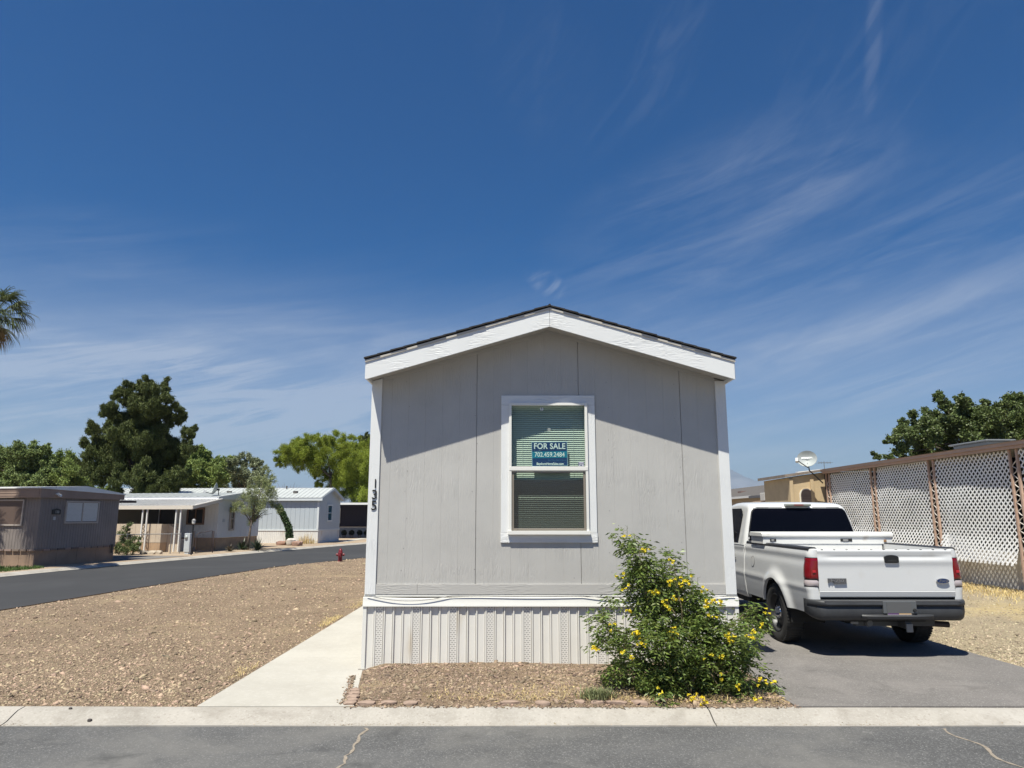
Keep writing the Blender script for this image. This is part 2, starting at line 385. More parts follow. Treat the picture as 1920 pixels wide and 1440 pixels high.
# gravel lot between the two roads; its surface undulates a little
inner = [(x + .0, y) for x, y in near_edge[1:]]
def lot(name, xfun0, xfun1, y0, y1, ny, nx, m, amp, zoff=0, flat=None):
    b = MB()
    def fn(u, v):
        y = y0 + (y1 - y0) * v ** 1.6; xa, xb = xfun0(y), xfun1(y); x = xa + (xb - xa) * u
        e = min(1, min(u, 1 - u) * 12) * min(1, (y - y0) * 2.5)
        z = zoff + amp * e * (noise.noise((x * .5, y * .5, 3)) * .6 + noise.noise((x * 1.6, y * 1.6, 9)) * .25 + .35)
        if flat: z = flat(x, y, z)
        return (x, y, z)
    b.grid(fn, nx, ny); o = b.build(name, m, smooth=True); tag(o, kind='structure'); return o, None
def interp(pts, y):
    ys = [p[1] for p in pts]; xs = [p[0] for p in pts]; return float(np.interp(y, ys, xs))
WX0, WX1 = -2.83, -1.66      # walkway
DX0, DX1 = 2.66, 5.72        # driveway
HX0, HX1 = -1.655, 2.53; HY = 8.35; HY2 = 27.0
lot('gravel_lot', lambda y: interp(near_edge, y), lambda y: WX0 + .02, 6.79, 46, 60, 40, G_GRAVEL, .07)
def soil_skirt(b_pts, name):   # vertical edge of the lot towards the road
    b = MB()
    for p, q in zip(b_pts[:-1], b_pts[1:]): b.add([(p[0], p[1], -.2), (q[0], q[1], -.2), (q[0] + .02, q[1], .02), (p[0] + .02, p[1], .02)], [(0, 1, 2, 3)])
    tag(b.build(name, G_GRAVEL), kind='structure')
soil_skirt(near_edge, 'lot_edge')
b = MB(); b.prism([(WX0, 6.80), (-1.42, 6.80), (-1.60, 7.95), (WX0, 7.95)], lambda p, q, d: (p, q, d), -.15, .02); b.prism([(WX0, 7.956), (-1.60, 7.956), (WX1, 8.34), (WX1, 9.02), (WX0, 9.02)], lambda p, q, d: (p, q, d), -.15, .0205)
tag(b.build('walkway', G_CONC, bevel=.004), kind='structure')
b = MB(); y = 9.03
while y < 27: b.box(WX0, WX1, y, y + 3.0, -.15, .02 + .001 * (int(y) % 2)); y += 3.012
tag(b.build('walkway', G_CONC, bevel=.006), kind='structure')
# bed in front of the home, slightly heaped
def bedz(x, y):
    e = max(0, min(1, (x + 1.44 + .15 * (y - 6.8)) * 4)) * max(0, min(1, (y - 6.80) * 3.2)) * max(0, min(1, (2.62 - x) * 2.5))
    return .008 + e * (.050 + .022 * noise.noise((x * 1.4, y * 1.4, 2)) + .008 * noise.noise((x * 6, y * 6, 5)) + .03 * max(0, (y - 7.4)))
G_BED = shader_ground('bed_soil', (.23, .165, .11), (.17, .12, .08), (.34, .26, .175), 1.2, 55, (.9, .02), patch=[((.44, .34, .19), 1.1, .52, .7, .6)], specks=((.13, .09, .06), 45, .72, .8))
b = MB(); b.grid(lambda u, v: ((lambda x, y: (x, y, bedz(x, y)))(-1.50 + 4.14 * u - .22 * v * (1 - u), 6.795 + 1.6 * v)), 110, 44)
tag(b.build('planting_bed', G_BED, smooth=True), kind='structure')
# driveway
dr = [(2.55, 6.78), (DX1 + .1, 6.78), (DX1, 9.3), (DX1 - .05, 12), (DX1 - .02, 30), (HX1 - .3, 30), (HX1 - .3, 8.3), (2.56, 8.2), (2.52, 7.4)]
slab('driveway', dr, -.15, .022, G_DRIVE)
slab('side_yard', [(-1.6, 8.2), (5.9, 8.2), (5.9, 46), (-1.6, 46)], -.15, -.004, G_STRAW)
o, _ = lot('straw_yard', lambda y: 5.66, lambda y: 40, 6.79, 60, 60, 60, G_STRAW, .05, 0.0)
# far side of the side road: yards of the homes opposite
fe = [(x + nx * .34, y + ny * .34) for (x, y), (nx, ny) in zip(far_edge, nrm(far_edge, 1))]
slab('far_yard', fe + [(1, 130), (-90, 130), (-90, 6.8)], -.2, .006, G_FAR)
slab('carport_drive', [(-16.9, 27.0), (-14.35, 28.6), (-13.75, 31.0), (-18, 31.6), (-22, 31.6), (-22, 28.6)], -.1, .016, G_DRIVE)
tag(MB().box(-11.55, -10.8, 47.6, 60, -.1, .02).build('front_walk', G_CONC), kind='structure')

# mountains beyond the valley, seen through the air
b = MB()
def ridge(u, v):
    a = R(-62 + 150 * u); r = 7600 + 2800 * v
    x = r * math.sin(a); y = r * math.cos(a)
    d = math.degrees(a)
    h = 9000 * float(np.interp(d, [-62, -40, -30, -18, -11, 0, 12, 16.5, 17.8, 18.9, 20.2, 21.5, 24, 30, 45, 88], [30, 44, 40, 50, 44, 30, 55, 82, 72, 58, 64, 52, 44, 42, 36, 40])) / 1331
    prof = math.sin(math.pi * min(1, v)) ** .7
    return (x, y, -2 + h * prof * (1 + .16 * noise.fractal((x * .0022, y * .0022, 4), 1, 2, 5)))
b.grid(ridge, 420, 22)
tag(b.build('mountains', mat('mountain_rock', (.15, .15, .16), .95, var=.25, vscale=.002, coord='Object'), smooth=True), kind='structure')

# ---- loose stones (stuff nobody could count)
rng = np.random.default_rng(7)
OCT = np.array([(1, 0, 0), (0, 1, 0), (-1, 0, 0), (0, -1, 0), (0, 0, 1), (0, 0, -1)], float)
OF = np.array([(0, 1, 4), (1, 2, 4), (2, 3, 4), (3, 0, 4), (1, 0, 5), (2, 1, 5), (3, 2, 5), (0, 3, 5)])
def stones(name, P, S, m, flat=.55):
    n = len(P); V = OCT[None] * (1 + rng.uniform(-.38, .38, (n, 6, 3)))
    V = V + rng.uniform(-.28, .28, (n, 6, 3))
    a = rng.uniform(0, 6.28, n); ca, sa = np.cos(a), np.sin(a)
    sx = S * rng.uniform(.75, 1.5, n); sy = S * rng.uniform(.6, 1.05, n); szz = S * flat * rng.uniform(.6, 1.3, n)
    X = V[..., 0] * sx[:, None]; Y = V[..., 1] * sy[:, None]; Z = V[..., 2] * szz[:, None]
    tl = rng.uniform(-.5, .5, n)[:, None]; Z = Z + X * tl
    V = np.stack([X * ca[:, None] - Y * sa[:, None], X * sa[:, None] + Y * ca[:, None], Z], -1) + P[:, None, :]
    Fc = (OF[None] + 6 * np.arange(n)[:, None, None]).reshape(-1, 3)
    o = np_mesh(name, V.reshape(-1, 3), Fc, m, k=3); return o
M_STONE = mat('tan_stone', (.355, .265, .180), .9, isl=.6, c2=(.27, .20, .135), vscale=1.2)
M_STONE2 = mat('bed_stone', (.31, .225, .155), .9, isl=.52, c2=(.21, .155, .11), vscale=3)
M_STRAWC = mat('pale_chips', (.40, .33, .225), .9, isl=.5, c2=(.29, .235, .16), vscale=2)
def lotz(x, y, y0=6.79):
    return np.zeros_like(x)
def heights(obj_name, P):
    """drop points onto a mesh"""
    from mathutils.bvhtree import BVHTree
    me = bpy.data.objects[obj_name].data
    t = BVHTree.FromPolygons([v.co for v in me.vertices], [p.vertices for p in me.polygons])
    for p in P:
        h = t.ray_cast(Vector((p[0], p[1], 2)), Vector((0, 0, -1)))[0]
        p[2] = h.z if h is not None else -9
    return P[P[:, 2] > -5]
N1 = 52000; u = rng.random(N1); Dd = 6.83 / (1 - u * (1 - 6.83 / 34.0)); 
x = np.array([interp(near_edge, d) for d in Dd]); xa = np.maximum(x + .05, -.735 * Dd - .3); Xx = xa + (WX0 - .02 - xa) * rng.random(N1)
P = heights('gravel_lot', np.stack([Xx, Dd, np.zeros(N1)], -1))
tag(stones('gravel_stones', P, .0086 * np.exp(rng.normal(0, .50, len(P))) * (1 + .035 * (P[:, 1] - 7)), M_STONE), kind='stuff')
# a few darker, bigger stones lie among them
N1 = 15000; P = np.stack([rng.uniform(-1.7, 2.58, N1), rng.uniform(6.82, 8.3, N1), np.zeros(N1)], -1); P = P[P[:, 0] > -1.50 - .147 * (P[:, 1] - 6.8) + .01 * rng.normal(size=len(P))]
P = heights('planting_bed', P)
tag(stones('bed_stones', P, .0095 * np.exp(rng.normal(0, .52, len(P))), M_STONE2), kind='stuff')
N1 = 900; P1 = np.stack([rng.uniform(-1.5, 2.6, N1), 6.815 - np.abs(rng.normal(0, .022, N1)), np.full(N1, .012)], -1)
yy = rng.uniform(6.82, 8.0, 420); P2 = np.stack([-1.49 - .147 * (yy - 6.8) - np.abs(rng.normal(0, .03, 420)), yy, np.full(420, .026)], -1)
tag(stones('spilled_stones', np.concatenate([P1, P2]), .0075 * np.exp(rng.normal(0, .5, N1 + 420)), M_STONE2), kind='stuff')
N1 = 16000; u = rng.random(N1); Dd = 6.9 / (1 - u * (1 - 6.9 / 18.0)); Xx = 5.74 + rng.random(N1) * (Dd * .76 - 5.5).clip(.2)
P = heights('straw_yard', np.stack([Xx, Dd, np.zeros(N1)], -1))
tag(stones('yard_stones', P, .012 * np.exp(rng.normal(0, .4, len(P))), M_STRAWC), kind='stuff')

N1 = 5200; P = np.stack([rng.uniform(-6, 7, N1), KY0 + .005 + np.abs(rng.normal(0, .028, N1)), np.zeros(N1)], -1)
P[:, 2] = np.interp(P[:, 1] - KY0, [0, .05, .085, .17], [-.066, -.060, -.052, -.016]); P = P[[noise.noise((p[0] * .7, 0, 3)) + .35 > rng.random() * .9 for p in P]]
tag(stones('gutter_grit', P, .0032 * np.exp(rng.normal(0, .4, len(P))), mat('grit', (.36, .29, .21), .95, isl=.4)), kind='stuff')
# dry straw blades
def blades(name, P, h, w, m, lean=.8, parent=None):
    n = len(P); a = rng.uniform(0, 6.28, n); d = np.stack([np.cos(a), np.sin(a), np.zeros(n)], -1)
    s = np.stack([-np.sin(a), np.cos(a), np.zeros(n)], -1) * (w * rng.uniform(.6, 1.3, n))[:, None]
    hh = h * rng.uniform(.5, 1.3, n); le = lean * rng.uniform(.2, 1.2, n)
    mid = P + d * (hh * le * .35)[:, None] + np.array([0, 0, 1]) * (hh * .6)[:, None]
    top = P + d * (hh * le)[:, None] + np.array([0, 0, 1]) * (hh * .95)[:, None]
    V = np.stack([P - s, P + s, mid + s * .7, mid - s * .7, top], 1).reshape(-1, 3)
    i = 5 * np.arange(n)[:, None]
    Fc = np.concatenate([i + np.array([[0, 1, 2]]), i + np.array([[0, 2, 3]]), i + np.array([[3, 2, 4]])])
    return np_mesh(name, V, Fc, m, parent, k=3)
M_DRY = mat('dry_straw', (.60, .47, .22), .85, isl=.35, transl=.25)
N1 = 7000; Dd = rng.uniform(12.5, 26, N1); Xx = 11.05 + .35 * rng.normal(0, 1, N1) - .9 * rng.random(N1) ** 2
P = np.stack([Xx, Dd, np.zeros(N1) + .02], -1)
tag(blades('dry_grass', P, .07, .006, M_DRY, 1.2), kind='stuff')
k_ = rng.normal(0, .05, (900, 2)); P = np.stack([2.35 - rng.random(900) * 3.2, 6.86 + np.abs(k_[:, 1]) * 6, np.full(900, .05)], -1)
P2 = np.stack([WX0 - .02 - np.abs(rng.normal(0, .10, 5000)), rng.uniform(6.9, 20, 5000), np.full(5000, .03)], -1); P2 = P2[[noise.noise((p[1] * .8, 0, 7)) * 2 + (p[1] - 10) * .12 > rng.random() for p in P2]]
tag(blades('straw_litter', np.concatenate([P, P2]), .03, .003, M_DRY, 2.2), kind='stuff')
P = np.stack([rng.uniform(-18.4, -14.95, 5000), rng.uniform(21.3, 24.0, 5000), np.zeros(5000)], -1); P = P[P[:, 0] < -15.6 - (P[:, 1] - 22) * -.15]
tag(blades('lawn_grass', P, .10, .012, G_GRASS, .7), kind='stuff')
# ================================================================== THE GREY MOBILE HOME
SID = grain_mat('grey_siding', (.445, .430, .405), True, .45, .07)
SIDH = grain_mat('grey_board', (.435, .42, .395), False, .5)
TRV = grain_mat('white_board', (.70, .70, .69), True, .5)
TRH = grain_mat('white_fascia', (.71, .71, .70), False, .7)
VINYL = mat('almond_vinyl', (.70, .675, .625), .45, var=.03, vscale=2, dirt=((.52, .44, .33), 1.9, (1.6, 1, .5), .62, .85))
VINB = mat('vinyl_band', (.70, .685, .64), .42, var=.03, vscale=2)
SHING = mat('dark_shingle', (.028, .026, .026), .9, var=.3, vscale=30, bump=.6, bscale=80)
home = empty('mobile_home', (HX0, HY, 0), 0, 'light grey mobile home with white trim and number 135 on its corner', 'mobile home')
OX, OY = HX0, HY
W = HX1 - HX0; CXm = W / 2
def lx(x): return x - OX
slope = .295; ZE = 3.30      # wall height at the corners (under the soffit)
def ztop(x): return ZE - .02 + slope * (CXm - abs(x - CXm))
WX = (-.02 - OX, .885 - OX); WZ = (1.50, 3.01)   # rough window opening
pts = [0.0]; x = .0
xs = []
gro = []
seams = [lx((893 - 960) / F * 8.3), lx((1081 - 960) / F * 8.3), lx((1275 - 960) / F * 8.3)]
gx = seams[0] % .2015
while gx < W - .02:
    if gx > .02: gro.append(gx)
    gx += .2015
edges = sorted(set(gro + list(WX)))
prof = []
for g in gro:
    sm = min(abs(g - s) for s in seams) < .04
    w_, d_ = (.0040, .012) if sm else (.0030, .0015)
    prof += [(g - w_, 0), (g - w_ + .001, d_), (g + w_ - .001, d_), (g + w_, 0)]
prof += [(0, 0), (W, 0), (CXm, 0), (WX[0], 0), (WX[1], 0)]
prof.sort()
b = MB()
for (xa, ya), (xb, yb) in zip(prof[:-1], prof[1:]):
    if xb - xa < 1e-6 and ya == yb: continue
    mid = (xa + xb) / 2
    def q(z0a, z0b, z1a, z1b): b.add([(xa, ya, z0a), (xb, yb, z0b), (xb, yb, z1b), (xa, ya, z1a)], [(0, 1, 2, 3)])
    if WX[0] < mid < WX[1]:
        q(.82, .82, WZ[0], WZ[0]); q(WZ[1], WZ[1], ztop(xa), ztop(xb))
    else: q(.82, .82, ztop(xa), ztop(xb))
SIDB = b
# long walls and back
b = MB(); L_ = HY2 - HY
for X, s in ((0, -1), (W, 1)):
    yy = 0.0
    while yy < L_:
        y2 = min(L_, yy + .2015); b.add([(X, yy, .7), (X, y2 - .008, .7), (X, y2 - .008, ZE + .1), (X, yy, ZE + .1)], [(0, 1, 2, 3)])
        b.add([(X - s * .004, y2 - .008, .7), (X - s * .004, y2, .7), (X - s * .004, y2, ZE + .1), (X - s * .004, y2 - .008, ZE + .1)], [(0, 1, 2, 3)]); yy = y2
b.add([(0, L_, .7), (W, L_, .7), (W, L_, ztop(W)), (CXm, L_, ztop(CXm)), (0, L_, ztop(0))], [(0, 1, 2, 3, 4)])
b.build('side_siding', SID, home)
# bottom board, two lengths
b = MB(); b.box(.11, .58, -.016, .0, .822, .935); b.box(.5815, W - .11, -.016, .0, .822, .935); b.build('bottom_board', SIDH, home, bevel=.002)
# corner boards
for xa, xb, sx in ((-.014, .108, -.018), (W - .108, W + .014, W + .004)):
    b = MB(); b.prism([(xa, .822), (xb, .822), (xb, ztop(max(0, min(W, xb)))), (xa, ztop(0) - .002)], lambda p, q, d: (p, d, q), -.022, .002)
    b.box(min(sx, sx + .014), max(sx, sx + .014), .0025, .11, .822, ZE)
    b.build('corner_board', TRV, home, bevel=.002)
# fascia + soffit + roof
OV = .37
zb = 3.235; fh = .215
def fz(x, base): return base + slope * (CXm - abs(x - CXm))
b = MB()
for xa, xb in ((-.02, CXm - .0015), (CXm + .0015, W + .02)):
    b.prism([(xa, fz(xa, zb)), (xb, fz(xb, zb)), (xb, fz(xb, zb + fh)), (xa, fz(xa, zb + fh))], lambda p, q, d: (p, d, q), -OV - .02, -OV)
b.build('fascia', TRH, home, bevel=.002)
b = MB()
for xa, xb in ((-.03, CXm - .001), (CXm + .001, W + .03)):      # drip edge strip under the shingles
    b.prism([(xa, fz(xa, zb + fh - .012)), (xb, fz(xb, zb + fh - .012)), (xb, fz(xb, zb + fh + .012)), (xa, fz(xa, zb + fh + .012))], lambda p, q, d: (p, d, q), -OV - .032, -OV - .0205)
b.build('drip_edge', mat('drip_metal', (.50, .46, .40), .5), home)
b = MB()
for xa, xb in ((-.018, CXm), (CXm, W + .018)):
    b.prism([(xa, fz(xa, zb + .055)), (xb, fz(xb, zb + .055)), (xb, fz(xb, zb + .068)), (xa, fz(xa, zb + .068))], lambda p, q, d: (p, d, q), -OV, -.001)
b.build('soffit', SIDH, home)
b = MB()
for xa, xb in ((.11, CXm), (CXm, W - .11)):
    b.prism([(xa, fz(xa, zb + .015)), (xb, fz(xb, zb + .015)), (xb, fz(xb, zb + .054)), (xa, fz(xa, zb + .054))], lambda p, q, d: (p, d, q), -.012, -.0005)
b.build('frieze_strip', SIDH, home)
b = MB()
random.seed(3)
for s in (-1, 1):      # shingle courses, stepped
    nC = 14; half = CXm + .012
    for k in range(nC):
        d0 = half * k / nC; d1 = half * (k + 1) / nC + .03; z0 = zb + fh + .024
        def zz(d): return z0 + slope * CXm - slope * d
        xa, xb = CXm + s * d0, CXm + s * d1
        j = random.uniform(-.008, .008)
        b.add([(xa, -OV - .045 + j, zz(d0)), (xb, -OV - .045 + j, zz(d1) + .008), (xb, L_ + .3, zz(d1) + .008), (xa, L_ + .3, zz(d0)),
               (xa, -OV - .045 + j, zz(d0) + .016), (xb, -OV - .045 + j, zz(d1) + .024), (xb, L_ + .3, zz(d1) + .024), (xa, L_ + .3, zz(d0) + .016)],
              [(0, 1, 2, 3), (4, 5, 6, 7), (0, 1, 5, 4), (1, 2, 6, 5), (2, 3, 7, 6), (3, 0, 4, 7)])
b.tube([(CXm, -OV - .05, z0 + slope * CXm + .012), (CXm, L_ + .3, z0 + slope * CXm + .012)], .016, 6)
b.build('roof', SHING, home)
b = MB()
for X in (-.03, W + .01): b.box(X, X + .02, -OV + .002, L_ + .28, zb + .01, zb + fh)
b.box(-.01, W + .01, L_ + .26, L_ + .28, zb - .02, zb + fh); b.build('eave_board', TRH, home)

# vinyl band, starter strip and skirting
b = MB(); b.box(-.02, W + .02, -.012, .003, .797, .819); b.build('starter_strip', VINB, home, bevel=.002)
b = MB(); vs = []
pf = [(-.004, .795), (-.034, .790), (-.040, .72), (-.046, .704), (-.046, .694), (-.020, .690)]
nb = 60
for i in range(nb + 1):
    X = -.026 + (W + .052) * i / nb
    sag = .012 * max(0, math.sin((X - .05) / 1.15 * math.pi)) * (1 if X < 1.2 else 0) + .010 * max(0, math.sin((X - 2.35) / 1.05 * math.pi)) * (1 if 2.35 < X < 3.4 else 0)
    for y, z in pf: vs.append((X, y, z - (sag if z > .78 else 0)))
n = len(pf); fs = [(i * n + k, (i + 1) * n + k, (i + 1) * n + k + 1, i * n + k + 1) for i in range(nb) for k in range(n - 1)]
b.add(vs, fs); b.box(1.07, 1.12, -.051, -.046, .694, .704)
b.build('skirting_rail', VINB, home, auto=25)
# loose cable drooping over the band
M_CAB = mat('grey_cable', (.20, .20, .20), .5)
P = []
for i in range(90):
    X = .02 + i * (W - .04) / 89
    s = 0
    for a, l, d in ((.02, .95, .055), (1.3, 1.2, .008), (2.45, .95, .035), (3.5, .6, .02)):
        if a < X < a + l: s = d * math.sin((X - a) / l * math.pi)
    P.append((X, -.048 - s * .2, .812 - s))
MB().tube(P, .004, 6).build('cable', M_CAB, home)
# ribbed skirting
b = MB(); bvs = []; prof = []; SEC = .104; k = 0; X = 0.0
top = .695
while X < W - .01:
    e = min(W, X + SEC); d = (-.010, -.016, -.010, -.004)[k % 4]
    prof += [(X, d), (X + .006, -.026), (X + .017, -.026), (X + .021, d)]
    if k % 4 == 1:
        bvs.append(MB().add([(X + .024, d - .001, .03), (e - .003, d - .001, .03), (e - .003, d - .001, top), (X + .024, d - .001, top)], [(0, 1, 2, 3)]))
        prof += [(X + .024, d)]
    prof += [(e - .012, d), (e - .008, d - .010), (e - .004, d - .010), (e, d)]
    X = e; k += 1
prof = [p for p in prof if p[0] <= W]
for (xa, ya), (xb, yb) in zip(prof[:-1], prof[1:]): b.add([(xa, ya, .0), (xb, yb, .0), (xb, yb, top), (xa, ya, top)], [(0, 1, 2, 3)])
b.build('skirting', VINYL, home)
vm = mat('vent_vinyl', (.68, .655, .61), .5); nt = vm.node_tree; N = nt.nodes; Lk = nt.links
t = N.new('ShaderNodeTexCoord'); mp = N.new('ShaderNodeMapping'); mp.inputs['Scale'].default_value = (1, 1, 1); mp.inputs['Rotation'].default_value = (R(-90), 0, 0)
Lk.new(t.outputs['Object'], mp.inputs[0])
br = N.new('ShaderNodeTexBrick'); br.inputs['Scale'].default_value = 1; br.inputs['Brick Width'].default_value = .034; br.inputs['Row Height'].default_value = .021
br.inputs['Mortar Size'].default_value = .0062; br.inputs['Color1'].default_value = (.33, .31, .285, 1); br.inputs['Color2'].default_value = (.30, .285, .26, 1); br.inputs['Mortar'].default_value = (.68, .655, .61, 1)
Lk.new(mp.outputs[0], br.inputs['Vector']); Lk.new(br.outputs[0], N['Principled BSDF'].inputs['Base Color'])
for bv in bvs: bv.build('skirting_vent', vm, home)
b = MB()
for X, s in ((-.018, 1), (W + .018, -1)): b.add([(X, -.02, 0), (X, L_, 0), (X, L_, .80), (X, -.02, .80)], [(0, 1, 2, 3)])
b.box(-.022, .018, -.034, -.0, .02, .70); b.box(W - .018, W + .022, -.034, 0, .02, .70)
b.build('skirting_corner', VINB, home)
b = MB(); b.box(-.05, .17, -.05, .0, .0, .03); b.build('skirting_footing', G_KERB, home)
# nail heads
b = MB(); random.seed(5)
for g in seams + [seams[0] - .8, seams[1] + .41]:
    for z in np.arange(1.05, 3.3, .31):
        xx = g + random.uniform(-.03, .03) - .02; zz = z + random.uniform(-.09, .09)
        if WX[0] - .15 < xx < WX[1] + .15 and 1.3 < zz < 3.15: continue
        b.box(xx, xx + .006, -.002, .0, zz, zz + .006)
SIDB.v += []; SIDB.add(b.v, b.f, 1); SIDB.build('front_siding', [SID, mat('nail', (.10, .09, .08), .6)], home)

# window
b = MB(); x0, x1, z0, z1 = lx(-.127), lx(.98), 1.395, 3.105
cw = .108
win = b.box(x0 - .004, x1 + .004, -.021, .001, z0, z0 + .108).build('window', TRH, home, bevel=.002)
MB().box(x0, x1, -.0205, .001, z1 - .113, z1).build('casing', TRH, win, bevel=.002)
for xx in (x0, x1 - cw): MB().box(xx, xx + cw, -.020, .001, z0 + .11, z1 - .115).build('casing', TRV, win, bevel=.002)
ALM = mat('almond_frame', (.74, .72, .67), .4)
fx0, fx1, f0, f1 = x0 + .092, x1 - .092, 1.498, 3.012; zm = (2.206, 2.262)
b = MB(); t_ = .030
b.box(fx0, fx0 + t_, -.048, .03, f0, f1); b.box(fx1 - t_, fx1, -.048, .03, f0, f1)
b.box(fx0 + t_, fx1 - t_, -.048, .03, f1 - t_, f1); b.box(fx0 - .012, fx1 + .012, -.066, .03, f0 - .012, f0 + .030)
b.box(fx0 + t_, fx1 - t_, -.040, .02, *zm); b.box(fx0 + .004, fx1 - .004, -.052, -.0485, zm[0] + .01, zm[1] - .004)
b.build('frame', ALM, win, bevel=.003)
BRZ = mat('bronze_screen_frame', (.22, .19, .155), .5)
b = MB(); sx0, sx1, sz0, sz1 = fx0 + .034, fx1 - .034, f0 + .034, zm[0] - .004; w_ = .024
b.box(sx0, sx0 + w_, -.032, -.018, sz0, sz1); b.box(sx1 - w_, sx1, -.032, -.018, sz0, sz1); b.box(sx0 + w_, sx1 - w_, -.032, -.018, sz0, sz0 + w_); b.box(sx0 + w_, sx1 - w_, -.032, -.018, sz1 - w_ * .6, sz1)
b.box(sx0 + .04, sx0 + .062, -.05, -.033, sz0 - .006, sz0 + .014); b.box(sx1 - .062, sx1 - .04, -.05, -.033, sz0 - .006, sz0 + .014)
b.build('screen_frame', BRZ, win, bevel=.002)
def scr(name, a):
    m = bpy.data.materials.new(name); m.use_nodes = True; N = m.node_tree.nodes; L = m.node_tree.links; N.remove(N['Principled BSDF'])
    tr = N.new('ShaderNodeBsdfTransparent'); df = N.new('ShaderNodeBsdfDiffuse'); df.inputs[0].default_value = (.05, .048, .045, 1)
    mx = N.new('ShaderNodeMixShader'); mx.inputs[0].default_value = a; L.new(tr.outputs[0], mx.inputs[1]); L.new(df.outputs[0], mx.inputs[2]); L.new(mx.outputs[0], N['Material Output'].inputs[0]); return m
MB().add([(sx0 + w_, -.024, sz0 + w_), (sx1 - w_, -.024, sz0 + w_), (sx1 - w_, -.024, sz1 - .09), (sx0 + w_, -.024, sz1 - .09)], [(0, 1, 2, 3)]).build('insect_screen', scr('insect_screen', .62), win)
GL = glass_mat('window_glass', (.78, .86, .81), .985)
def pane(xa, xb, ya, za, zb_, parent, name='glass_pane', m=GL): return MB().add([(xa, ya, za), (xb, ya, za), (xb, ya, zb_), (xa, ya, zb_)], [(0, 1, 2, 3)]).build(name, m, parent)
pane(fx0 + t_, fx1 - t_, -.012, zm[1], f1 - t_, win); pane(fx0 + t_, fx1 - t_, .004, f0 + .03, zm[0], win)
SL = mat('blind_slat', (.62, .66, .60), .5)
b = MB(); z = f0 + .04; M0 = Matrix.Rotation(R(52), 4, 'X')
while z < f1 - .05:
    M = Matrix.Translation((0, .075, z)) @ M0
    b.box(fx0 - .01, fx1 + .01, -.0125, .0125, -.0006, .0006, M=M); z += .0235
for X in (fx0 + .16, fx1 - .16): b.tube([(X, .060, f0), (X, .060, f1)], .0012, 4)
b.box(fx0 - .01, fx1 + .01, .055, .095, f1 - .05, f1 - .01)
b.build('blind', SL, win)
pale = mat('room_wall', (.28, .26, .23), .9)
b = MB(); b.box(fx0 - .25, fx1 + .25, .022, .9, f0 - .3, f1 + .2); 
o = b.build('room_box', pale, win)
bm = bmesh.new(); bm.from_mesh(o.data)
for f in list(bm.faces):
    if abs(f.normal.y) > .9 and f.calc_center_median().y < .1: bm.faces.remove(f)
bm.to_mesh(o.data); bm.free()
# handle lock and stickers on the sash
DK = mat('sash_latch', (.25, .27, .25), .5)
MB().box(lx(.42) , lx(.455), -.014, -.0125, 2.682, 2.715).build('sash_sticker', DK, win)
MB().box(lx(.335), lx(.372), -.0145, -.0125, 2.925, 2.962).build('sticker', mat('sticker_white', (.6, .62, .6), .5), win)
MB().box(lx(.346), lx(.361), -.0155, -.0146, 2.955, 2.959).box(lx(.351), lx(.356), -.0155, -.0146, 2.932, 2.955).build('sticker', BLACK, win)
MB().box(lx(.775), lx(.842), -.0145, -.0125, 2.266, 2.318).build('sticker', mat('sticker_grey', (.10, .12, .16), .5), win)
MB().box(lx(.782), lx(.838), -.0155, -.0146, 2.300, 2.314).box(lx(.79), lx(.815), -.0155, -.0146, 2.287, 2.294).box(lx(.782), lx(.80), -.0155, -.0146, 2.27, 2.28).box(lx(.82), lx(.836), -.0155, -.0146, 2.27, 2.29).build('sticker_mark', mat('sticker_pale', (.45, .45, .52), .5), win)
# house number
for ch, z, dx_ in (('1', 2.06, .006), ('3', 1.935, .0), ('5', 1.81, -.002)):
    text('number', ch, .150, BLACK, home, (.062 + dx_, -.030, z), extrude=.002, sx=1.0 if ch != '1' else .8, bold=.001)

# the sale sign hangs inside the glass: a thing of its own
sg = empty('sale_sign', (.442, HY - .002 + .012, 2.413), 0, 'blue FOR SALE sign with white lettering behind the upper window pane', 'sign')
Mn = mat('sign_navy', (.004, .035, .14), .35); Mt = mat('sign_teal', (.0, .20, .32), .35); Mw = mat('sign_letter', (.85, .9, .9), .4); Me = mat('sign_edge', (.40, .55, .66), .4)
M = Matrix.Rotation(R(-.9), 4, 'Y')
MB().box(-.210, .210, 0, .004, -.1435, .1435, M=M).build('sign_panel', Me, sg)
MB().box(-.205, .205, -.0012, -.0002, -.1385, .1385, M=M).build('sign_face', Mn, sg)
MB().box(-.205, .205, -.0022, -.0013, -.048, .030, M=M).build('sign_band', Mt, sg)
text('lettering', 'FOR SALE', .094, Mw, sg, (0, -.0032, .088), sx=.90, bold=.0018, space=1.04, extrude=.0005)
text('lettering', '702.459.2484', .076, Mw, sg, (0, -.0034, -.010), sx=.86, bold=.0010, extrude=.0005)
text('lettering', 'BayshoreHomeSales.com', .040, Mw, sg, (.005, -.0032, -.116), sx=.78, bold=.0006, extrude=.0005)
text('lettering', 'Buy Why, Own it home', .024, mat('sign_faint', (.05, .16, .36), .4), sg, (.085, -.0032, -.074), sx=.9, extrude=.0005)
P = [(-.185 + .11 * i / 14, -.0032, .040 - .012 * math.sin(i / 14 * math.pi * 1.5)) for i in range(15)]
MB().tube(P, .0012, 4).build('swoosh', Me, sg)

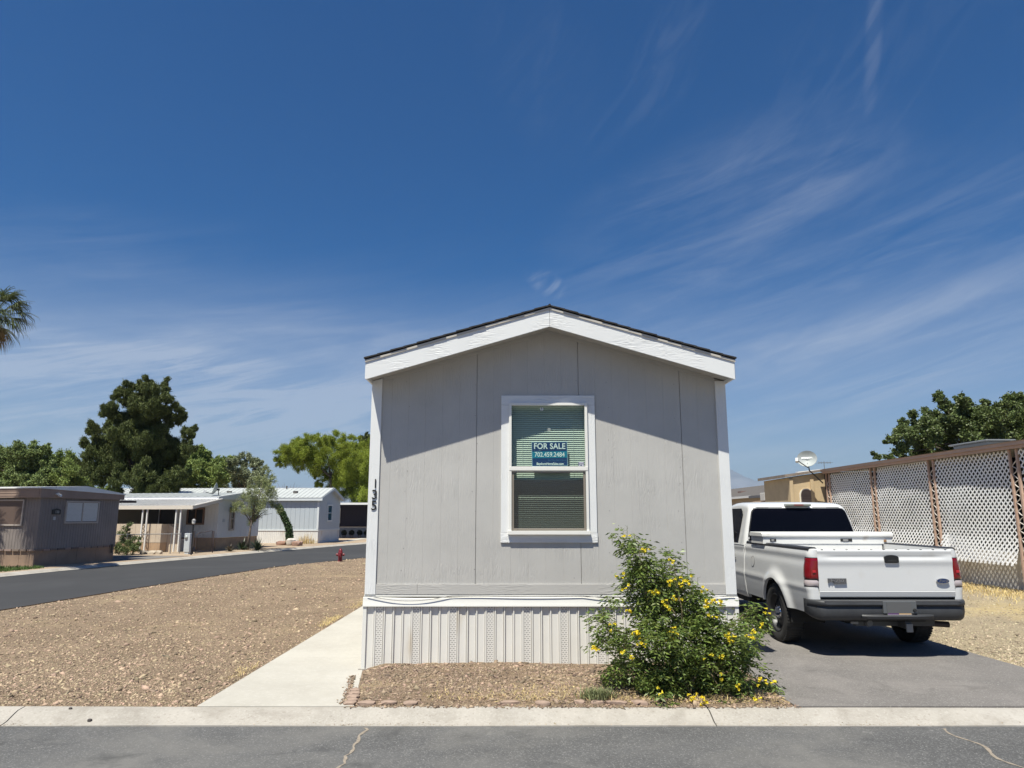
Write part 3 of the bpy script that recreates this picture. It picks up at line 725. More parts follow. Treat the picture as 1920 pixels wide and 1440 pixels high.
# edging stones of the bed (each can be lifted away)
M_FLAT = mat('flat_edging_stone', (.30, .215, .165), .9, var=.2, vscale=6, bump=.4, bscale=30)
random.seed(11)
def rock(name, c, s, m, seed, sub=2, label=None, cat=None, group=None, rz=0):
    random.seed(seed); bm = bmesh.new(); bmesh.ops.create_icosphere(bm, subdivisions=sub, radius=1)
    for v in bm.verts:
        k = 1 + .28 * noise.noise(v.co * 1.6 + Vector((seed * 3.1, 0, 0))) + .08 * noise.noise(v.co * 5 + Vector((seed, 1, 2)))
        q = v.co * k; 
        for a in range(3): q[a] = max(-.82, min(.82, q[a]))
        v.co = Vector((q.x * s[0], q.y * s[1], q.z * s[2]))
    me = bpy.data.meshes.new(name); bm.to_mesh(me); bm.free()
    o = link(name, me, m, auto=38); o.location = c; o.rotation_euler.z = rz; tag(o, label, cat, group); return o
es = [(-1.47, 6.86, .07, .05), (-1.475, 6.97, .055, .05), (-1.49, 7.09, .07, .055), (-1.51, 7.22, .07, .05), (-1.53, 7.34, .06, .05), (-1.32, 6.86, .10, .045), (-1.12, 6.87, .09, .04), (-.92, 6.86, .08, .04),
      (-.02, 6.87, .11, .035), (.28, 6.86, .09, .035), (.95, 6.88, .12, .035), (.78, 6.88, .08, .03), (1.16, 6.88, .1, .035), (.62, 6.9, .065, .04)]
for i, (x, y, a, c_) in enumerate(es):
    lab = 'flat brown edging stone at the left end of the gravel bed beside the walkway' if i < 5 else 'flat brown edging stone where the gravel bed meets the kerb'
    rock('edging_stone', (x, y, .026), (a, c_ * 1.1, .026), M_FLAT, 20 + i, label=lab, cat='stone', group='edging stones at the walkway' if i < 5 else 'edging stones along the kerb', rz=random.uniform(-.4, .4))
M_DARKR = mat('dark_rock', (.06, .05, .048), .9)
rock('pebble', (-3.66, 6.58, -.045), (.022, .018, .016), M_DARKR, 91, label='small dark stone lying in the gutter of the kerb', cat='stone')
rock('pebble', (-3.93, 6.74, .012), (.018, .014, .012), M_DARKR, 92, label='tiny dark pebble on top of the kerb at left', cat='stone')
# ================================================================== PICKUP TRUCK
PAINT = mat('white_paint', (.62, .62, .615), .30, coat=.5, spec=.5, var=.015, vscale=1.5, dirt=((.46, .43, .38), 2.2, (1, .6, 1), .62, .9))
PAINTI = mat('bed_paint', (.70, .69, .66), .5, var=.05, vscale=4)
PLAST = mat('bumper_plastic', (.034, .035, .038), .55, var=.2, vscale=5, bump=.15, bscale=200)
RUB = mat('tyre_rubber', (.028, .027, .026), .8, var=.2, vscale=8)
STEEL = mat('wheel_steel', (.05, .05, .052), .45, metal=.5)
CHR = mat('chrome', (.60, .60, .62), .16, metal=1.0)
UND = mat('underbody', (.018, .018, .018), .8)
DGL = mat('dark_glass', (.003, .003, .005), .06, spec=.14)
REDL = mat('red_lens', (.17, .003, .006), .15, coat=.5)
CLRL = mat('clear_lens', (.42, .36, .36), .15, coat=.8)
TX, TY = 4.58, 8.90
truck = empty('pickup_truck', (TX, TY, 0.02), 0, 'white pickup truck seen from behind on the asphalt drive beside the grey home', 'pickup truck')
ZR = 1.27
def hwz(z):
    return float(np.interp(z, [.36, .42, .50, .60, .72, .84, .98, 1.10, 1.20, ZR], [.84, .90, .925, .938, .950, .952, .945, .938, .930, .905]))
AX = (1.22, 4.70); ZW = .385
def xo(y, z):
    x = hwz(z)
    for a in AX:
        r = math.hypot(y - a, z - ZW)
        if r < .47: bz = .048
        else: bz = .048 * math.exp(-((r - .47) / .085) ** 2)
        x += bz
    # crease along the flank
    x += .010 * math.exp(-((z - .80) / .035) ** 2)
    x -= .012 * math.exp(-((z - 1.13) / .05) ** 2)
    return x
def flank(name, cols, zs, arch, side, holes=True):
    """cols = list of (inset, y); surface of one body side"""
    b = MB(); nz = len(zs); V = []
    for (ins, y) in cols:
        for z in zs: V.append([side * (xo(y, z) - ins), y, z])
    F_ = []
    Ra = .455
    for i in range(len(cols) - 1):
        for j in range(nz - 1):
            q = (i * nz + j, (i + 1) * nz + j, (i + 1) * nz + j + 1, i * nz + j + 1)
            if arch is not None and all(math.hypot(V[k][1] - arch, V[k][2] - ZW) < Ra for k in q): continue
            F_.append(q)
    if arch is not None:
        used = {k for q in F_ for k in q}
        for k in used:
            dy_, dz_ = V[k][1] - arch, V[k][2] - ZW; r = math.hypot(dy_, dz_)
            if r < Ra + .004 and r > 1e-6:
                y2 = arch + dy_ / r * Ra; z2 = max(zs[0], ZW + dz_ / r * Ra)
                V[k] = [side * (xo(y2, z2)), y2, z2]
    b.add(V, F_)
    # wheel opening lip turned inwards
    if arch is not None:
        L = []
        for i in range(41):
            a = math.pi * (i / 40) * 1.06 - .09
            y2 = arch + Ra * math.cos(a); z2 = max(zs[0], ZW + Ra * math.sin(a)); L.append((y2, z2))
        vs = []
        for y2, z2 in L: vs += [(side * xo(y2, z2), y2, z2), (side * (xo(y2, z2) - .035), arch + (y2 - arch) * .985, ZW + (z2 - ZW) * .985)]
        b.add(vs, [(2 * i, 2 * i + 2, 2 * i + 3, 2 * i + 1) for i in range(40)])
    return b
def frange(a, b_, s):
    n = max(1, round((b_ - a) / s)); return [a + (b_ - a) * i / n for i in range(n + 1)]
corner = [(.125, .085), (.10, .085), (.07, .086), (.045, .092), (.025, .104), (.010, .122), (.002, .145)]
ZB = [.50, .53] + frange(.56, 1.20, .025) + [1.225, 1.245, 1.258, ZR]
YB = [(0, y) for y in frange(.165, 2.50, .025)]
def lower(z, y): return z
bed = MB()
ZLOW = .50
for s in (-1, 1):
    fl = flank('', corner + YB, ZB, AX[0], s); bed.add(fl.v, fl.f)
    # rail cap surface and inner wall
    V = []; cols_ = corner[1:] + YB
    for ins, y in cols_:
        xo_ = xo(y, ZR) - ins
        V += [(s * xo_, y, ZR), (s * (xo_ - .02 if ins < .05 else .80), y, ZR + .006), (s * .80, y, ZR + .006), (s * .80, y, .78)]
    bed.add(V, [(4 * i + k, 4 * i + 4 + k, 4 * i + 5 + k, 4 * i + 1 + k) for i in range(len(cols_) - 1) for k in range(3)])
    bed.box(s * .62 if s > 0 else -.80, .80 if s > 0 else -.62, .80, 1.64, .78, .98)      # inner wheel housing
bed.box(-.80, .80, .12, 2.48, .755, .78); bed.box(-.80, .80, 2.46, 2.49, .78, ZR)
bed.build('bed', PAINT, truck, auto=40)
cap = MB()
for s in (-1, 1):
    P = [(s * .868, y, ZR + .004) for y in frange(.13, 2.47, .1)]
    vs = []
    prof_ = [(-.062, -.012), (-.064, .008), (-.045, .020), (.030, .020), (.044, .006), (.046, -.018)]
    for p in P:
        for a, c_ in prof_: vs.append((p[0] + s * a, p[1], p[2] + c_))
    n = len(prof_)
    fs = [(i * n + k, (i + 1) * n + k, (i + 1) * n + k + 1, i * n + k + 1) for i in range(len(P) - 1) for k in range(n - 1)] + [tuple(range(n)), tuple(range((len(P) - 1) * n, len(P) * n))]
    c1 = MB().add(vs, fs); c1.build('rail_cap', mat('rail_plastic', (.03, .03, .032), .5), truck, auto=40)
# wheel wells (dark liners)
for a in AX:
    for s in (-1, 1):
        b = MB(); vs = []
        for i in range(25):
            t_ = math.pi * i / 24 * 1.1 - .15
            y2, z2 = a + .452 * math.cos(t_), ZW + .452 * math.sin(t_)
            vs += [(s * .935, y2, z2), (s * .50, y2, z2)]
        b.add(vs, [(2 * i, 2 * i + 2, 2 * i + 3, 2 * i + 1) for i in range(24)])
        b.add([(s * .50, a - .46, .3), (s * .50, a + .46, .3), (s * .50, a + .46, .9), (s * .50, a - .46, .9)], [(0, 1, 2, 3)])
        b.build('wheel_liner', UND, truck)

# cab sides + front fenders
ZC = [.44, .47] + frange(.50, 1.20, .025) + [1.215, 1.228]
cab = MB()
for s in (-1, 1):
    cs = [(.05, 2.525), (.012, 2.53), (0, 2.545)] + [(0, y) for y in frange(2.575, 3.995, .07)]
    fl = flank('', cs, ZC, None, s); cab.add(fl.v, fl.f)
    cs = [(0, y) for y in frange(4.005, 5.40, .0275)] + [(.01, 5.45), (.04, 5.50), (.10, 5.535)]
    fl = flank('', cs, ZC, AX[1], s); cab.add(fl.v, fl.f)
def cabhw(z): return float(np.interp(z, [1.10, 1.228, 1.5, 1.8, 1.9], [.935, .925, .865, .785, .765]))
# greenhouse: a profile curve (rear glass, roof, windscreen) swept across
GP = [(2.55, 1.0), (2.553, 1.228), (2.575, 1.40), (2.605, 1.60), (2.635, 1.74), (2.665, 1.80), (2.72, 1.842), (2.82, 1.868), (3.0, 1.884), (3.25, 1.892), (3.5, 1.884), (3.68, 1.862), (3.80, 1.82), (3.95, 1.70), (4.15, 1.50), (4.40, 1.24), (4.42, 1.215)]
def gpt(i, f):
    a = Vector(GP[i]); b_ = Vector(GP[min(i + 1, len(GP) - 1)]); return a.lerp(b_, f)
def gnorm(k):
    a = Vector(GP[max(k - 1, 0)]); c_ = Vector(GP[min(k + 1, len(GP) - 1)]); d = (c_ - a).normalized(); return Vector((d.y, -d.x))   # inward (towards +y at the rear, down on the roof)
RC = .085
def gcol(k, c):
    """c in 0..1 flat, 1..2 the rounded corner"""
    y, z = GP[k]; n = gnorm(k); hw = cabhw(z)
    rr = RC * (1.0 if z > 1.3 else .6)
    if c <= 1: x = (hw - rr) * c; o_ = 0
    else: ph = (c - 1) * math.pi / 2; x = hw - rr + rr * math.sin(ph); o_ = rr * (1 - math.cos(ph))
    crown = .012 * (1 - (x / hw) ** 2) if z > 1.8 else 0
    return (x, y + n.x * o_, z + n.y * o_ + crown)
CC = [0, .33, .66, .9, 1, 1.2, 1.4, 1.6, 1.8, 2.0]
for s in (-1, 1):
    vs = []
    for k in range(len(GP)):
        for c in CC: x, y, z = gcol(k, c); vs.append((s * x, y, z))
    n = len(CC); cab.add(vs, [(k * n + i, (k + 1) * n + i, (k + 1) * n + i + 1, k * n + i + 1) for k in range(len(GP) - 1) for i in range(n - 1)])
    side = [gcol(k, 2.0) for k in range(len(GP))]
    side = [(s * x, y, z) for x, y, z in side]
    base = [(s * .93, y, 1.225) for y in (4.40, 3.7, 3.0, 2.62)]
    # close the side by strips down to the belt
    for (a, c_) in zip(side[1:-1], side[2:]):
        cab.add([a, c_, (s * cabhw(1.228), c_[1], 1.228), (s * cabhw(1.228), a[1], 1.228)], [(0, 1, 2, 3)])
    cab.add([(s * hwz(1.2), 2.56, 1.2275), (s * hwz(1.2), 4.6, 1.2275), (s * .85, 4.6, 1.245), (s * .85, 2.56, 1.245)], [(0, 1, 2, 3)])
cab.build('cab', PAINT, truck, auto=35)
# hood, grille, front bumper
b = MB()
def hood(u, v):
    y = 4.36 + 1.17 * v; x = -.90 + 1.8 * u
    z = 1.235 + .035 * math.cos((u - .5) * math.pi) - .10 * v ** 2 + .03 * (1 if .25 < u < .75 else 0)
    return (x, y, z - .02 * (abs(2 * u - 1) ** 8))
b.grid(hood, 24, 10); b.build('hood', PAINT, truck, auto=40)
b = MB(); b.box(-.88, .88, 5.50, 5.53, .62, 1.13); b.build('front_panel', UND, truck)
b = MB()
for z in (.74, .84, .94, 1.04): b.box(-.52, .52, 5.53, 5.56, z, z + .05)
b.box(-.56, -.52, 5.53, 5.57, .70, 1.12); b.box(.52, .56, 5.53, 5.57, .70, 1.12); b.box(-.56, .56, 5.53, 5.57, 1.10, 1.13); b.build('grille', CHR, truck, bevel=.004)
for s in (-1, 1):
    MB().box(min(s * .60, s * .86), max(s * .60, s * .86), 5.525, 5.56, .86, 1.06).build('headlight', CLRL, truck, bevel=.01)
b = MB(); b.box(-.93, .93, 5.54, 5.66, .42, .66); b.build('front_bumper', CHR, truck, bevel=.03)
MB().box(-.90, .90, 5.2, 5.53, .36, .62).box(-.88, .88, 2.55, 4.2, .36, .52).box(-.5, .5, .2, 5.3, .40, .56).box(-.80, .80, .16, 2.5, .60, .755).build('chassis', UND, truck)
# windows of the cab
def gsurf(u, w, off):
    """u -1..1 across, w: z height on rear glass"""
    z = w; k = 0
    while k < len(GP) - 2 and GP[k + 1][1] < z: k += 1
    f = (z - GP[k][1]) / (GP[k + 1][1] - GP[k][1]); y = GP[k][0] + f * (GP[k + 1][0] - GP[k][0])
    hw = cabhw(z); x = u * hw; rr = RC; o_ = 0
    if abs(x) > hw - rr: 
        ph = math.asin(min(1, (abs(x) - hw + rr) / rr)); o_ = rr * (1 - math.cos(ph))
    return (x, y - off + o_, z)
def rwin(name, z0, z1, uw, off, m, parent, r=.07):
    b = MB()
    def fn(u, v):
        z = z0 + (z1 - z0) * v; e = min(v, 1 - v) * (z1 - z0); t_ = uw
        if e < r: t_ = uw - (r - math.sqrt(max(0, r * r - (r - e) ** 2))) / .85
        return gsurf((2 * u - 1) * t_, z, off)
    b.grid(fn, 30, 24); return b.build(name, m, parent, smooth=True)
rwin('window_seal', 1.25, 1.815, .945, .004, BLACK, truck, .09)
rw = rwin('rear_window', 1.27, 1.795, .925, .008, DGL, truck, .075)
MB().lathe([(0.0001, -.001), (.020, -.001), (.020, .0)], (-.70, 2.555, 1.345), 'y', 16).build('sticker', mat('sticker_silver', (.35, .42, .46), .4), rw)
for s in (-1, 1):
    P = [(2.86, 1.255), (4.27, 1.255), (3.78, 1.75), (3.66, 1.795), (3.0, 1.795), (2.90, 1.74)]
    b = MB(); vs = [(s * (cabhw(z) + .004), y, z) for y, z in P]; b.add(vs, [tuple(range(len(P)))]); b.build('side_window', DGL, truck)
    b = MB(); b.box(min(s * .95, s * .962), max(s * .95, s * .962), 2.92, 3.98, 1.00, 1.012)
    b.box(min(s * .95, s * .975), max(s * .95, s * .975), 2.98, 3.16, 1.04, 1.075)
    b.build('door_handle', PLAST, truck, bevel=.004)
    b = MB(); b.box(min(s * .97, s * 1.17), max(s * .97, s * 1.17), 3.92, 4.02, 1.22, 1.52); b.box(min(s * .90, s * .99), max(s * .90, s * .99), 3.95, 3.98, 1.25, 1.30); b.build('mirror', PLAST, truck, bevel=.02)
b = MB(); vs = [(s * cabhw(z) * .93, y + dy_, z) for (y, z, dy_) in ((4.40, 1.26, .010), (3.84, 1.80, .010)) for s in (-1, 1)]
b.add(vs, [(0, 1, 3, 2)]); b.build('windscreen', DGL, truck)
# fuel flap, rear side marker
b = MB(); vs = []
for rr, off in ((.075, .002), (.071, .005), (.001, .005)):
    for k in range(24):
        a = 2 * math.pi * k / 24; y, z = 2.13 + rr * math.cos(a), 1.0 + rr * math.sin(a); vs.append((-(xo(y, z) + off), y, z))
b.add(vs, [(j * 24 + k, j * 24 + (k + 1) % 24, (j + 1) * 24 + (k + 1) % 24, (j + 1) * 24 + k) for j in range(2) for k in range(24)]); b.build('fuel_flap', PAINT, truck, auto=25)
MB().tube([(-(xo(2.13 + .076 * math.cos(a), 1.0 + .076 * math.sin(a)) + .001), 2.13 + .076 * math.cos(a), 1.0 + .076 * math.sin(a)) for a in [2 * math.pi * k / 24 for k in range(25)]], .0035, 4).build('fuel_flap_seam', UND, truck)
# third brake light
l3 = MB().box(-.20, .20, 2.600, 2.72, 1.826, 1.862).build('brake_light', mat('lamp_smoke', (.20, .21, .18), .3), truck, bevel=.012)
MB().box(-.075, .075, 2.594, 2.70, 1.832, 1.856).build('red_lens', mat('dull_red', (.20, .06, .05), .3), l3, bevel=.004)

# tailgate
TG = MB(); tw = .826
def tgy(x, z):
    y = .070
    y += .010 * (1 - math.exp(-((1.27 - z) / .03) ** 2)) * 0
    y -= .006 * math.exp(-((z - 1.245) / .02) ** 2)
    y += .020 * math.exp(-((z - 1.175) / .020) ** 2) * (1 - math.exp(-((abs(x) - .80) / .12) ** 2)) * (1 if abs(x) < .8 else 0) * .55
    y -= .010 * math.exp(-((z - 1.13) / .045) ** 2)
    y += .012 * max(0, (.775 - z) / .05) if z < .775 else 0
    y += .004 * (abs(x) / tw) ** 2
    return y
zt = frange(.698, .765, .012) + [.768, .772, .778] + frange(.79, 1.23, .012) + [1.245, 1.255, 1.262, 1.268]
b = MB(); n = 40; vs = [(-tw + 2 * tw * i / n, tgy(-tw + 2 * tw * i / n, z) + (.012 if z in (zt[-1], zt[0]) else (.004 if z == zt[-2] else 0)) - (0 if z > .77 else .006), z) for z in zt for i in range(n + 1)]
b.add(vs, [(j * (n + 1) + i, j * (n + 1) + i + 1, (j + 1) * (n + 1) + i + 1, (j + 1) * (n + 1) + i) for j in range(len(zt) - 1) for i in range(n)])
b.box(-tw, tw, .086, .118, .705, 1.262)
tg = b.build('tailgate', PAINT, truck, auto=35)
for i in range(11):
    x = -.76 + 1.52 * i / 10; MB().box(x - .012, x + .012, .072, .088, 1.262, 1.2695).build('bolt', UND, tg)
MB().box(-.845, -.828, .10, .14, .52, ZR - .02).box(.828, .845, .10, .14, .52, ZR - .02).box(-.83, .83, .13, .16, .60, .74).box(-.90, .90, .045, .155, .585, .664).build('gap_shade_filler', UND, truck)  # added dark strips stand in for gap shade; bumper box blocks stray sunlight
# tailgate handle
HXo = .075
b = MB(); P = []
for i in range(20):
    a = math.pi * i / 19; P.append((HXo + .088 * math.cos(a) * (1 if True else 0), 1.172 + .032 * math.sin(a)))
P += [(HXo - .088, 1.120), (HXo - .076, 1.108), (HXo + .076, 1.108), (HXo + .088, 1.120)]
b.prism(P, lambda p, q, d: (p, d, q), .044, .075)
hd = b.build('tailgate_handle', mat('handle_black', (.012, .012, .013), .28), tg, bevel=.006)
MB().box(HXo - .055, HXo + .055, .040, .0435, 1.125, 1.146).build('handle_recess', UND, tg)
# badges
GR = mat('badge_grey', (.13, .13, .135), .35, metal=.4)
bd = MB().prism([(-.725, .925), (-.725, .875), (-.712, .868), (-.708, .89), (-.655, .89), (-.65, .862), (-.50, .862), (-.50, .925)], lambda p, q, d: (p, d, q), .050, .064).build('badge', GR, truck)
text('lettering', 'F-250', .056, CHR, bd, (-.612, .0485, .898), sx=1.25, extrude=.0012, bold=.0006)
text('lettering', 'SUPER DUTY', .018, CHR, bd, (-.575, .0485, .871), sx=1.0, extrude=.0008)
P = [(.675 + .078 * math.cos(2 * math.pi * k / 36), .895 + .031 * math.sin(2 * math.pi * k / 36)) for k in range(36)]
em = MB().prism(P, lambda p, q, d: (p, d, q), .046, .064).build('emblem', CHR, truck, bevel=.002)
P = [(.675 + .070 * math.cos(2 * math.pi * k / 36), .895 + .025 * math.sin(2 * math.pi * k / 36)) for k in range(36)]
MB().prism(P, lambda p, q, d: (p, d, q), .0440, .0459).build('emblem_field', mat('emblem_blue', (.01, .03, .10), .25), em)
text('lettering', 'Ford', .046, CHR, em, (.675, .0430, .896), sx=1.15, shear=.35, extrude=.0008)
# tail lights
for s in (-1, 1):
    def lamp(z0, z1, name, m, parent, off):
        b = MB(); cols_ = [(.122, .078)] + [(i_, y_ - .0) for i_, y_ in corner[1:]] + [(0, .17), (0, .20), (0, .215)]
        zs = frange(z0, z1, .02); vs = []
        for k, (ins, y) in enumerate(cols_):
            for j, z in enumerate(zs):
                x = xo(y, z) - ins
                nx_ = min(1, max(0, (y - .085) / .06)); ny_ = 1 - nx_
                e = off * (1 if 0 < k < len(cols_) - 1 and 0 < j < len(zs) - 1 else .0)
                rnd = 0
                zz = z
                vs.append((s * (x + nx_ * e), y - ny_ * e, zz))
        n = len(zs)
        b.add(vs, [(i * n + j, (i + 1) * n + j, (i + 1) * n + j + 1, i * n + j + 1) for i in range(len(cols_) - 1) for j in range(n - 1)])
        return b.build(name, m, parent, auto=50)
    bk = lamp(.818, 1.172, 'tail_light', BLACK, truck, .004)
    lamp(.910, 1.165, 'red_lens', REDL, bk, .014)
    lamp(.826, .906, 'reverse_lens', CLRL, bk, .014)
    MB().box(min(s * .86, s * .90), max(s * .86, s * .90), .062, .0685, .99, 1.02).build('lamp_glint', mat('painted_glint_red', (.45, .02, .03), .2), bk, bevel=.008)  # brighter red box, a glint painted onto the lens

# rear bumper
def bump_path(t_):   # t -1..1 -> (x, y) with rounded ends
    x = t_ * .975; e = max(0, abs(t_) - .80) / .20
    return x - math.copysign(.012 * e ** 2, t_), -.02 + .17 * e ** 2.2
def bump(name, secs, m, t0=-1, t1=1, n=60):
    b = MB(); vs = []; k = len(secs)
    for i in range(n + 1):
        t_ = t0 + (t1 - t0) * i / n; x, y = bump_path(t_); e = max(0, abs(t_) - .86) / .14
        for (o_, z) in secs:
            zz = z
            if z < .56: zz = z + .075 * e ** 2
            vs.append((x, y + o_, zz))
    fs = [(i * k + j, (i + 1) * k + j, (i + 1) * k + (j + 1) % k, i * k + (j + 1) % k) for i in range(n) for j in range(k)]
    fs += [tuple(range(k)), tuple(range(n * k, (n + 1) * k))]
    b.add(vs, fs); return b.build(name, m, truck, auto=40)
bp = bump('rear_bumper', [(.02, .675), (.0, .668), (-.012, .655), (-.014, .625), (-.004, .612), (.020, .604), (.016, .59), (.006, .57), (.008, .50), (.028, .455), (.06, .435), (.10, .435), (.10, .675)], PLAST)
b = MB(); b.box(-.82, .82, -.035, .05, .660, .672); b.build('step_pad', mat('step_rubber', (.075, .075, .08), .7), bp, bevel=.01)
b = MB(); P = []
for i in range(25):
    t_ = -1 + 2 * i / 24; P.append((.06 + t_ * .40, .478 + .014 * (1 - t_ * t_)))
for k in range(24):
    pass
vs = []
for i in range(41):
    t_ = -1 + 2 * i / 40; w_ = (1 - t_ ** 4) * .055; x = .05 + .43 * t_
    for (o_, z) in ((.01, .515), (-w_, .508), (-w_ - .008, .495), (-w_, .468), (.01, .450)): vs.append((x, -.014 + o_, z))
b.add(vs, [(i * 5 + j, i * 5 + 5 + j, i * 5 + 6 + j, i * 5 + 1 + j) for i in range(40) for j in range(4)])
b.build('bumper_lip', PLAST, bp, auto=40)
pl = MB().box(-.125, .275, -.040, -.012, .525, .668).build('plate_recess', mat('recess_grey', (.10, .105, .11), .5), bp, bevel=.004)
pt = MB().box(-.085, .205, -.046, -.0405, .512, .655).build('license_plate', mat('plate_grey', (.10, .10, .10), .5), truck)
MB().box(-.078, .05, -.0475, -.0462, .516, .528).build('plate_stripe', mat('plate_purple', (.10, .02, .14), .4), pt)
MB().box(.052, .198, -.0475, -.0462, .516, .528).build('plate_stripe', mat('plate_sand', (.55, .36, .18), .4), pt)
MB().box(-.085, .205, -.0478, -.0464, .508, .5145).build('plate_frame', mat('plate_frame', (.5, .47, .47), .4), pt)
MB().lathe([(.0001, -.03), (.018, -.03), (.022, -.01), (.022, .01)], (.245, -.03, .565), 'y', 14).build('lock_cover', UND, bp)
b = MB(); b.box(-.36, .62, .22, .30, .345, .425); b.box(.165, .245, .05, .24, .335, .425); b.build('hitch_bar', mat('hitch_steel', (.05, .05, .05), .5), truck, bevel=.006)
MB().box(.165, .245, .025, .049, .30, .40).build('hitch_cover', mat('hitch_cover', (.20, .20, .20), .45, metal=.4), truck, bevel=.006)
MB().box(-.42, -.33, .20, .215, .37, .41).build('reflector', mat('hitch_cover', (.2, .2, .2), .45), truck)
MB().lathe([(.0001, -.03), (.035, -.03), (.045, 0), (.045, .04)], (-.20, .20, .385), 'y', 14).build('trailer_plug', mat('plug', (.12, .12, .12), .5), truck)
b = MB(); b.tube([(.40, .95, .43), (.42, .45, .40), (.50, .27, .375), (.80, .24, .360)], .036, 14); b.build('exhaust_pipe', mat('rusty_pipe', (.035, .022, .018), .6), truck, auto=50)
MB().lathe([(.0001, -.14), (.11, -.12), (.15, 0), (.11, .12), (.0001, .14)], (0, 1.22, .38), 'x', 16).tube([(-.8, 1.22, .385), (.8, 1.22, .385)], .05, 10).build('rear_axle', UND, truck)
# wheels
def wheel(x, y, s):
    w = MB(); R_ = .385
    prof_ = [(.245, -.10), (.30, -.118), (.345, -.118), (.372, -.105), (.383, -.08), (.385, -.04), (.385, .04), (.383, .08), (.372, .105), (.345, .118), (.30, .118), (.245, .10)]
    w.lathe(prof_, (0, 0, 0), 'x', 56)
    tread = []
    ty = w.build('wheel', RUB, truck, auto=35); ty.location = (x, y, R_)
    b = MB()
    for k in range(56):   # shallow tread blocks
        a = 2 * math.pi * k / 56; M = Matrix.Rotation(a, 4, 'X')
        for xx in (-.085, -.03, .03, .085): b.box(xx - .022, xx + .022, -.014, .014, .380, .389 if abs(xx) < .05 else .3875, M=M)
    b.build('tread', RUB, ty)
    b = MB(); o = .118 * s
    b.lathe([(.250, o * .88), (.243, o * .93), (.232, o * .86), (.225, o * .45), (.215, o * .30), (.16, o * .38), (.105, o * .62), (.085, o * .62), (.083, o * .55), (.0001, o * .50)], (0, 0, 0), 'x', 40)
    b.lathe([(.246, -.09 * s), (.22, -.05 * s), (.22, 0.04 * s)], (0, 0, 0), 'x', 30)
    rm = b.build('rim', STEEL, ty, auto=40)
    for k in range(8):
        b = MB(); a = 2 * math.pi * (k + .5) / 8; cy, cz = .19 * math.cos(a), .19 * math.sin(a)
        vs = [(o * .36 + .003 * s, cy + .021 * math.cos(t_), cz + .021 * math.sin(t_)) for t_ in [2 * math.pi * q / 14 for q in range(14)]]
        b.add(vs, [tuple(range(14))]); b.build('vent_hole', UND, ty)
    b = MB(); b.lathe([(.082, o * .56), (.078, o * .70), (.062, o * .84), (.045, o * .98), (.030, o * 1.02), (.0001, o * 1.03)], (0, 0, 0), 'x', 24)
    for k in range(8):
        a = 2 * math.pi * k / 8; b.lathe([(.011, 0), (.011, .022 * s), (.0001, .026 * s)], (o * .64, .068 * math.cos(a) * 1.1, .068 * math.sin(a) * 1.1), 'x', 6)
    b.build('hub_cap', CHR, ty, auto=40)
    return ty
for y in AX:
    wheel(-.855, y, -1); wheel(.855, y, 1)

# toolbox across the bed (a thing of its own)
tbx = empty('truck_toolbox', (TX, TY + 1.62, ZR + .012), 0, 'white steel toolbox lying across the bed of the pickup behind its cab', 'toolbox')
TW = mat('toolbox_white', (.74, .73, .70), .4, var=.04, vscale=3, dirt=((.42, .33, .24), 3, (1, 1, 1), .66, .85))
b = MB(); b.box(-.945, .925, 0, .52, .012, .115); b.box(-.78, .78, .01, .50, -.36, .0115); b.build('box', TW, tbx, bevel=.006)
b = MB(); b.prism([(-.02, .117), (.54, .117), (.54, .16), (.50, .178), (.03, .178), (-.02, .158)], lambda p, q, d: (d, p, q), -.962, .942)
ld = b.build('lid', TW, tbx, bevel=.006)
for x, w_ in ((-.80, .045), (.26, .085)):
    lt = MB().box(x - w_, x + w_, -.006, .001, .048, .090).build('latch', UND, tbx, bevel=.003)
    MB().box(x - w_ * .6, x + w_ * .3, -.012, -.0065, .056, .080).build('latch_handle', mat('latch_pale', (.5, .48, .46), .3, metal=.6), lt, bevel=.003)
MB().box(.80, .84, -.010, .001, .04, .075).build('hasp', mat('rust', (.30, .17, .08), .7), tbx, bevel=.003)
# ================================================================== HOMES AND YARDS AROUND
def siding(b, p0, p1, z0, zf, pitch=.2, depth=.008, m=0, holes=()):
    """grooved wall from p0 to p1 (local xy), top given by zf(s 0..1); outward = right of p0->p1"""
    p0 = Vector(p0); p1 = Vector(p1); L = (p1 - p0).length; d = (p1 - p0) / L; o = Vector((d.y, -d.x))
    n = max(1, round(L / pitch)); st = L / n; P = [(0, 0)]
    for i in range(1, n): P += [(i * st - .006, 0), (i * st - .004, -depth), (i * st + .004, -depth), (i * st + .006, 0)]
    P.append((L, 0))
    for (s0, a0), (s1, a1) in zip(P[:-1], P[1:]):
        q0 = p0 + d * s0 + o * a0; q1 = p0 + d * s1 + o * a1
        b.add([(q0.x, q0.y, z0), (q1.x, q1.y, z0), (q1.x, q1.y, zf(s1 / L)), (q0.x, q0.y, zf(s0 / L))], [(0, 1, 2, 3)], m)
